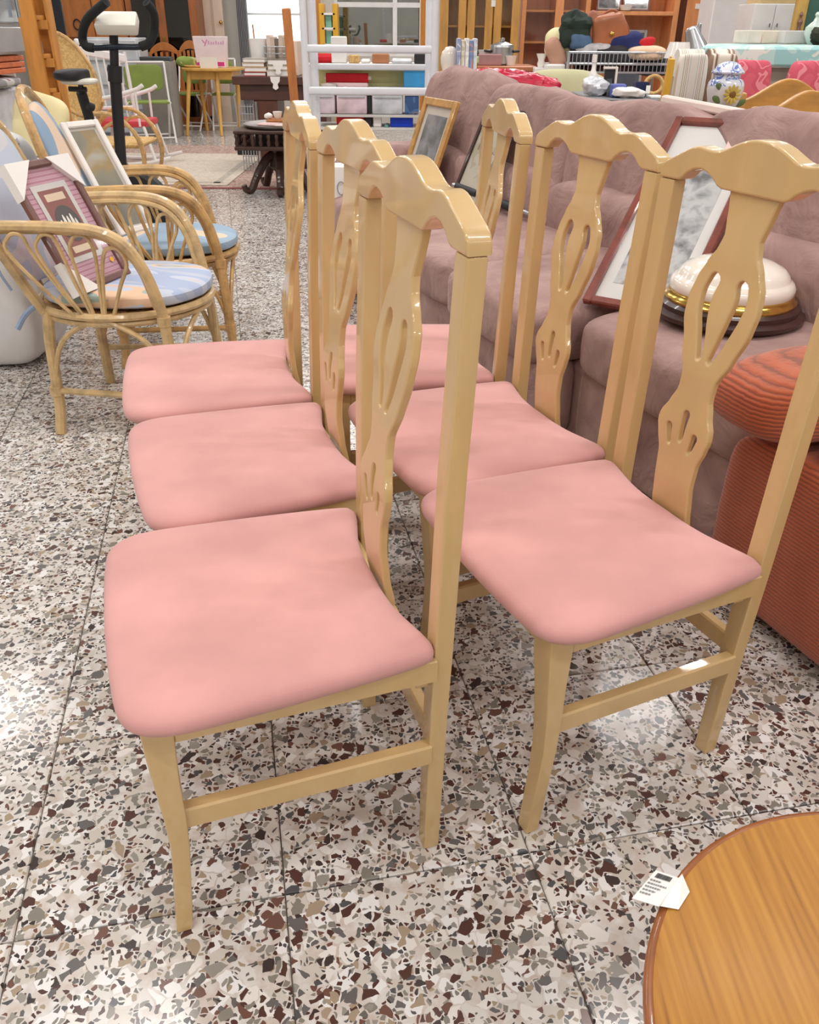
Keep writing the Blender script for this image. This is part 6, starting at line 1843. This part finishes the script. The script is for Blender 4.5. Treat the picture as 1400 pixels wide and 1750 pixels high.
t.addw('bag_body', puff(.22, .14, .20, .4, .4, 30, 18, .012, 10, 4).map(lambda v: (v.x * (1.12 - v.z * 1.2), v.y, v.z)).rot(0, -14, 0).move(*c_), M_TANB)
t.addw('strap', tube(spl([c_ + Vector((-.06, 0, .09)), c_ + Vector((.02, 0, .12)), c_ + Vector((.10, -.02, .06)), c_ + Vector((.16, -.03, -.06))], 5), .008, 6), M_BRB)
t.addw('clasp', puff(.03, .02, .025, .8, .8, 10, 8).move(c_.x + .01, c_.y - .085, c_.z - .02), M_BRASS)
heap('navy_jacket', 'navy jacket draped right of the tan handbag', 'jacket', 1066, 76, Yv + .18, (.28, .22, .15), M_NAVYC, .03)
heap('red_scarf', 'red scarf hanging from the trolley heap', 'scarf', 1096, 74, Yv + .14, (.20, .12, .07), M_REDC, .02, (0, -10, 0))
heap('cream_bag', 'cream canvas bag on the right of the trolley', 'bag', 1104, 91, Yv + .08, (.26, .16, .09), M_CREAMC, .01)
heap('lemon_pillow', 'pale lemon pillow left of the dark green bag', 'pillow', 961, 75, Yv + .25, (.24, .14, .20), M_PALEY, .012)
heap('pink_pillow', 'dusty pink pillow leaning left of the trolley', 'pillow', 950, 93, Yv + .18, (.12, .12, .22), M_SKINC, .008, (0, -28, 0))
solo('pillow_bench', 'low white bench under the leaning pillows left of the trolley', 'bench', bx(xx(936, 110, Yv), xx(970, 110, Yv), Yv + .05, Yv + .45, 0, zz(945, 110, Yv), .01), M_WLAC)

# ================================================================ olive cushion, red bag and items left of the trolley
M_OLIVEC = mat('pale_olive_velvet', (192, 188, 148), .85, .05, 4, sheen=.3)
Yg = 5.85
c = at(966, 160, Yg)
t = Thing('olive_armchair', 'pale olive rounded armchair back rising behind the sofa', 'armchair', (c.x, Yg + .2, 0))
zt_ = zz(965, 119, Yg)
t.addw('backrest', puff(.86, .26, zt_ - .2, .80, .8, 44, 30, .006, 5, 2).move(c.x, Yg + .14, (zt_ + .2) / 2), M_OLIVEC)
t.addw('seat', puff(.54, .36, .2, .4, .3, 36, 14, .006, 5, 3).move(c.x, Yg + .35, .36), M_OLIVEC)
t.addw('base', bx(c.x - .26, c.x + .26, Yg + .05, Yg + .52, .03, .30, .03, 2), M_OLIVEC)
M_REDPL = mat('red_plastic', (196, 34, 66), .25, .12, 10, coat=.4, bmp=.4, bscale=20)
Ye = 5.5
solo('red_bag', 'glossy red plastic bag lying behind the sofa back', 'bag', puff(.52, .20, .13, .6, .5, 60, 26, .030, 17, 5).rot(0, 6, 0).move(*at(880, 143, Ye)), M_REDPL)
zrb = zz(892, 148, Ye) - .09
t = Thing('red_bag_table', 'narrow wooden console table behind the sofa carrying the red bag', 'table', (xx(880, 160, Ye), Ye, 0))
t.addw('tabletop', bx(xx(800, 160, Ye), xx(946, 160, Ye), Ye - .14, Ye + .14, zrb - .03, zrb, .004), M_BROWN)
for px in (804, 942):
    t.addw('leg', bx(xx(px, 160, Ye) - .02, xx(px, 160, Ye) + .02, Ye - .1, Ye + .1, 0, zrb - .03, .003), M_BROWN)
solo('pink_box', 'flat pale pink box beside the red bag', 'box', bx(xx(856, 128, Ye + .05), xx(883, 128, Ye + .05), Ye + .0, Ye + .12, zrb + .001, zz(870, 124, Ye + .05), .004), mat('pink_card', (236, 176, 188), .6, .06))
# low cabinet with pots
Yu = 7.0
zu = zz(870, 113, Yu)
M_REDBR = wood('red_brown_top', (190, 116, 76), .85, .35, .2, (1, 5, 5), 3)
t = Thing('low_cabinet', 'red-brown low cabinet carrying a steel pot behind the sofa', 'cabinet', (xx(870, 120, Yu), Yu + .25, 0))
t.addw('top', bx(xx(815, 115, Yu), xx(918, 115, Yu), Yu, Yu + .5, zu - .035, zu, .006), M_REDBR)
t.addw('body', bx(xx(819, 115, Yu), xx(914, 115, Yu), Yu + .03, Yu + .48, 0, zu - .035, .004), M_BROWN)
for a, b in ((821, 866), (868, 912)):
    t.addw('door', bx(xx(a, 115, Yu), xx(b, 115, Yu), Yu + .012, Yu + .03, .05, zu - .06, .004), M_REDBR)
def pt_(px, dy):
    return xx(px, 105, Yu + dy), Yu + dy
x, y = pt_(857, .2)
t = Thing('steel_pot', 'lidded stainless steel pot on the low cabinet', 'pot', (x, y, zu))
t.addw('body', lathe([(.075, .001), (.085, .01), (.088, .12), (.084, .12), (.08, .02)], 28, (x, y, zu)), M_STEEL)
t.addw('lid', lathe([(.09, .12), (.086, .135), (.03, .155), (.02, .156)], 28, (x, y, zu)), M_STEEL)
t.addw('knob', lathe([(.008, .155), (.018, .165), (.018, .178), (.004, .182)], 14, (x, y, zu)), M_STEEL)
for q in (-1, 1):
    t.addw('handle', tube(spl([(x + q * .085, y - .03, zu + .09), (x + q * .125, y - .02, zu + .095), (x + q * .125, y + .02, zu + .095), (x + q * .085, y + .03, zu + .09)], 4), .008, 8), M_BLACK)
x, y = pt_(838, .06)
solo('mauve_box', 'dusty mauve box in front of the steel pot', 'box', bx(x - .085, x + .085, y, y + .1, zu + .001, zu + .075, .005), mat('mauve_card', (170, 128, 128), .7, .05))
x, y = pt_(873, .12)
solo('white_tub', 'small white tub beside the steel pot', 'tub', lathe([(.03, .001), (.042, .06), (.044, .065), (.01, .066)], 18, (x, y, zu)), M_PORC)
x, y = pt_(833, .3)
solo('pale_bowl', 'pale bowl behind the mauve box', 'bowl', lathe([(.03, .001), (.06, .05), (.075, .10), (.068, .10), (.03, .02)], 20, (x, y, zu)), M_JARB)
x, y = pt_(819, .12)
solo('green_dish', 'pale green dish at the left end of the low cabinet', 'dish', lathe([(.03, .001), (.05, .02), (.055, .055), (.02, .06)], 18, (x, y, zu)), mat('pale_green_glaze', (196, 214, 160), .3, .03))
# stack of magazines and globe lamp on a side stand
Yz = 6.3
zz0 = zz(798, 127, Yz)
t = Thing('side_stand', 'cream side stand holding magazines and a white globe behind the sofa', 'stand', (xx(785, 130, Yz), Yz + .2, 0))
t.addw('top', bx(xx(750, 128, Yz), xx(822, 128, Yz), Yz, Yz + .42, zz0 - .025, zz0, .004), M_CREAM)
t.addw('body', bx(xx(754, 128, Yz), xx(818, 128, Yz), Yz + .02, Yz + .4, 0, zz0 - .025, .004), M_CREAM)
mcols = [(150, 160, 190), (206, 196, 176), (226, 224, 222), (120, 140, 180), (200, 206, 216)]
names = ['blue-grey magazine first in the upright row behind the sofa', 'tan magazine second in the upright row behind the sofa', 'white magazine third in the upright row behind the sofa', 'dark blue magazine fourth in the upright row behind the sofa', 'pale grey magazine last in the upright row behind the sofa']
xa_, xb_ = xx(781, 100, Yz), xx(816, 100, Yz)
for k in range(5):
    w = (xb_ - xa_) / 5
    t = Thing('magazine', names[k], 'magazine', (xa_ + (k + .5) * w, Yz + .12, zz0), 0, 'magazines in the upright row')
    top_ = zz(798, 66 + (k % 2) * 3, Yz)
    t.addw('cover', bx(xa_ + k * w + .001, xa_ + (k + 1) * w - .001, Yz + .02, Yz + .23, zz0 + .001, top_, .004), pattern('magazine_%d' % k, [(0, mcols[k]), (.5, tuple(min(255, c_ * 1.1) for c_ in mcols[k])), (.6, (214, 150, 150) if k == 3 else (232, 230, 226)), (.66, mcols[k])], 12, .5))
    t.addw('pages', bx(xa_ + k * w + .006, xa_ + (k + 1) * w - .006, Yz + .025, Yz + .225, top_ - .004, top_ + .002), M_PAPER)
gx, gy = xx(770, 95, Yz + .1), Yz + .14
rg = .055
solo('globe_shade', 'white globe lamp shade left of the upright magazines', 'lamp shade', lathe([(.035, .0), (.05, .01), (.062, .05), (.066, .09), (.055, .13), (.03, .155), (.004, .162)], 24, (gx, gy, zz0 + .001)), M_MILK)
x, y = xx(925, 108, Yu - .3), Yu - .30
zv = zz(925, 115, Yu - .3)
t = Thing('white_vase', 'small white flared vase on a slim white block behind the sofa', 'vase', (x, y, 0))
t.addw('vase', lathe([(.022, .0), (.028, .02), (.022, .045), (.038, .085), (.034, .085), (.018, .045), (.01, .01)], 18, (x, y, zv)), M_PORC)
t.addw('block', bx(x - .05, x + .05, y - .05, y + .05, 0, zv - .0005, .005), M_WLAC)
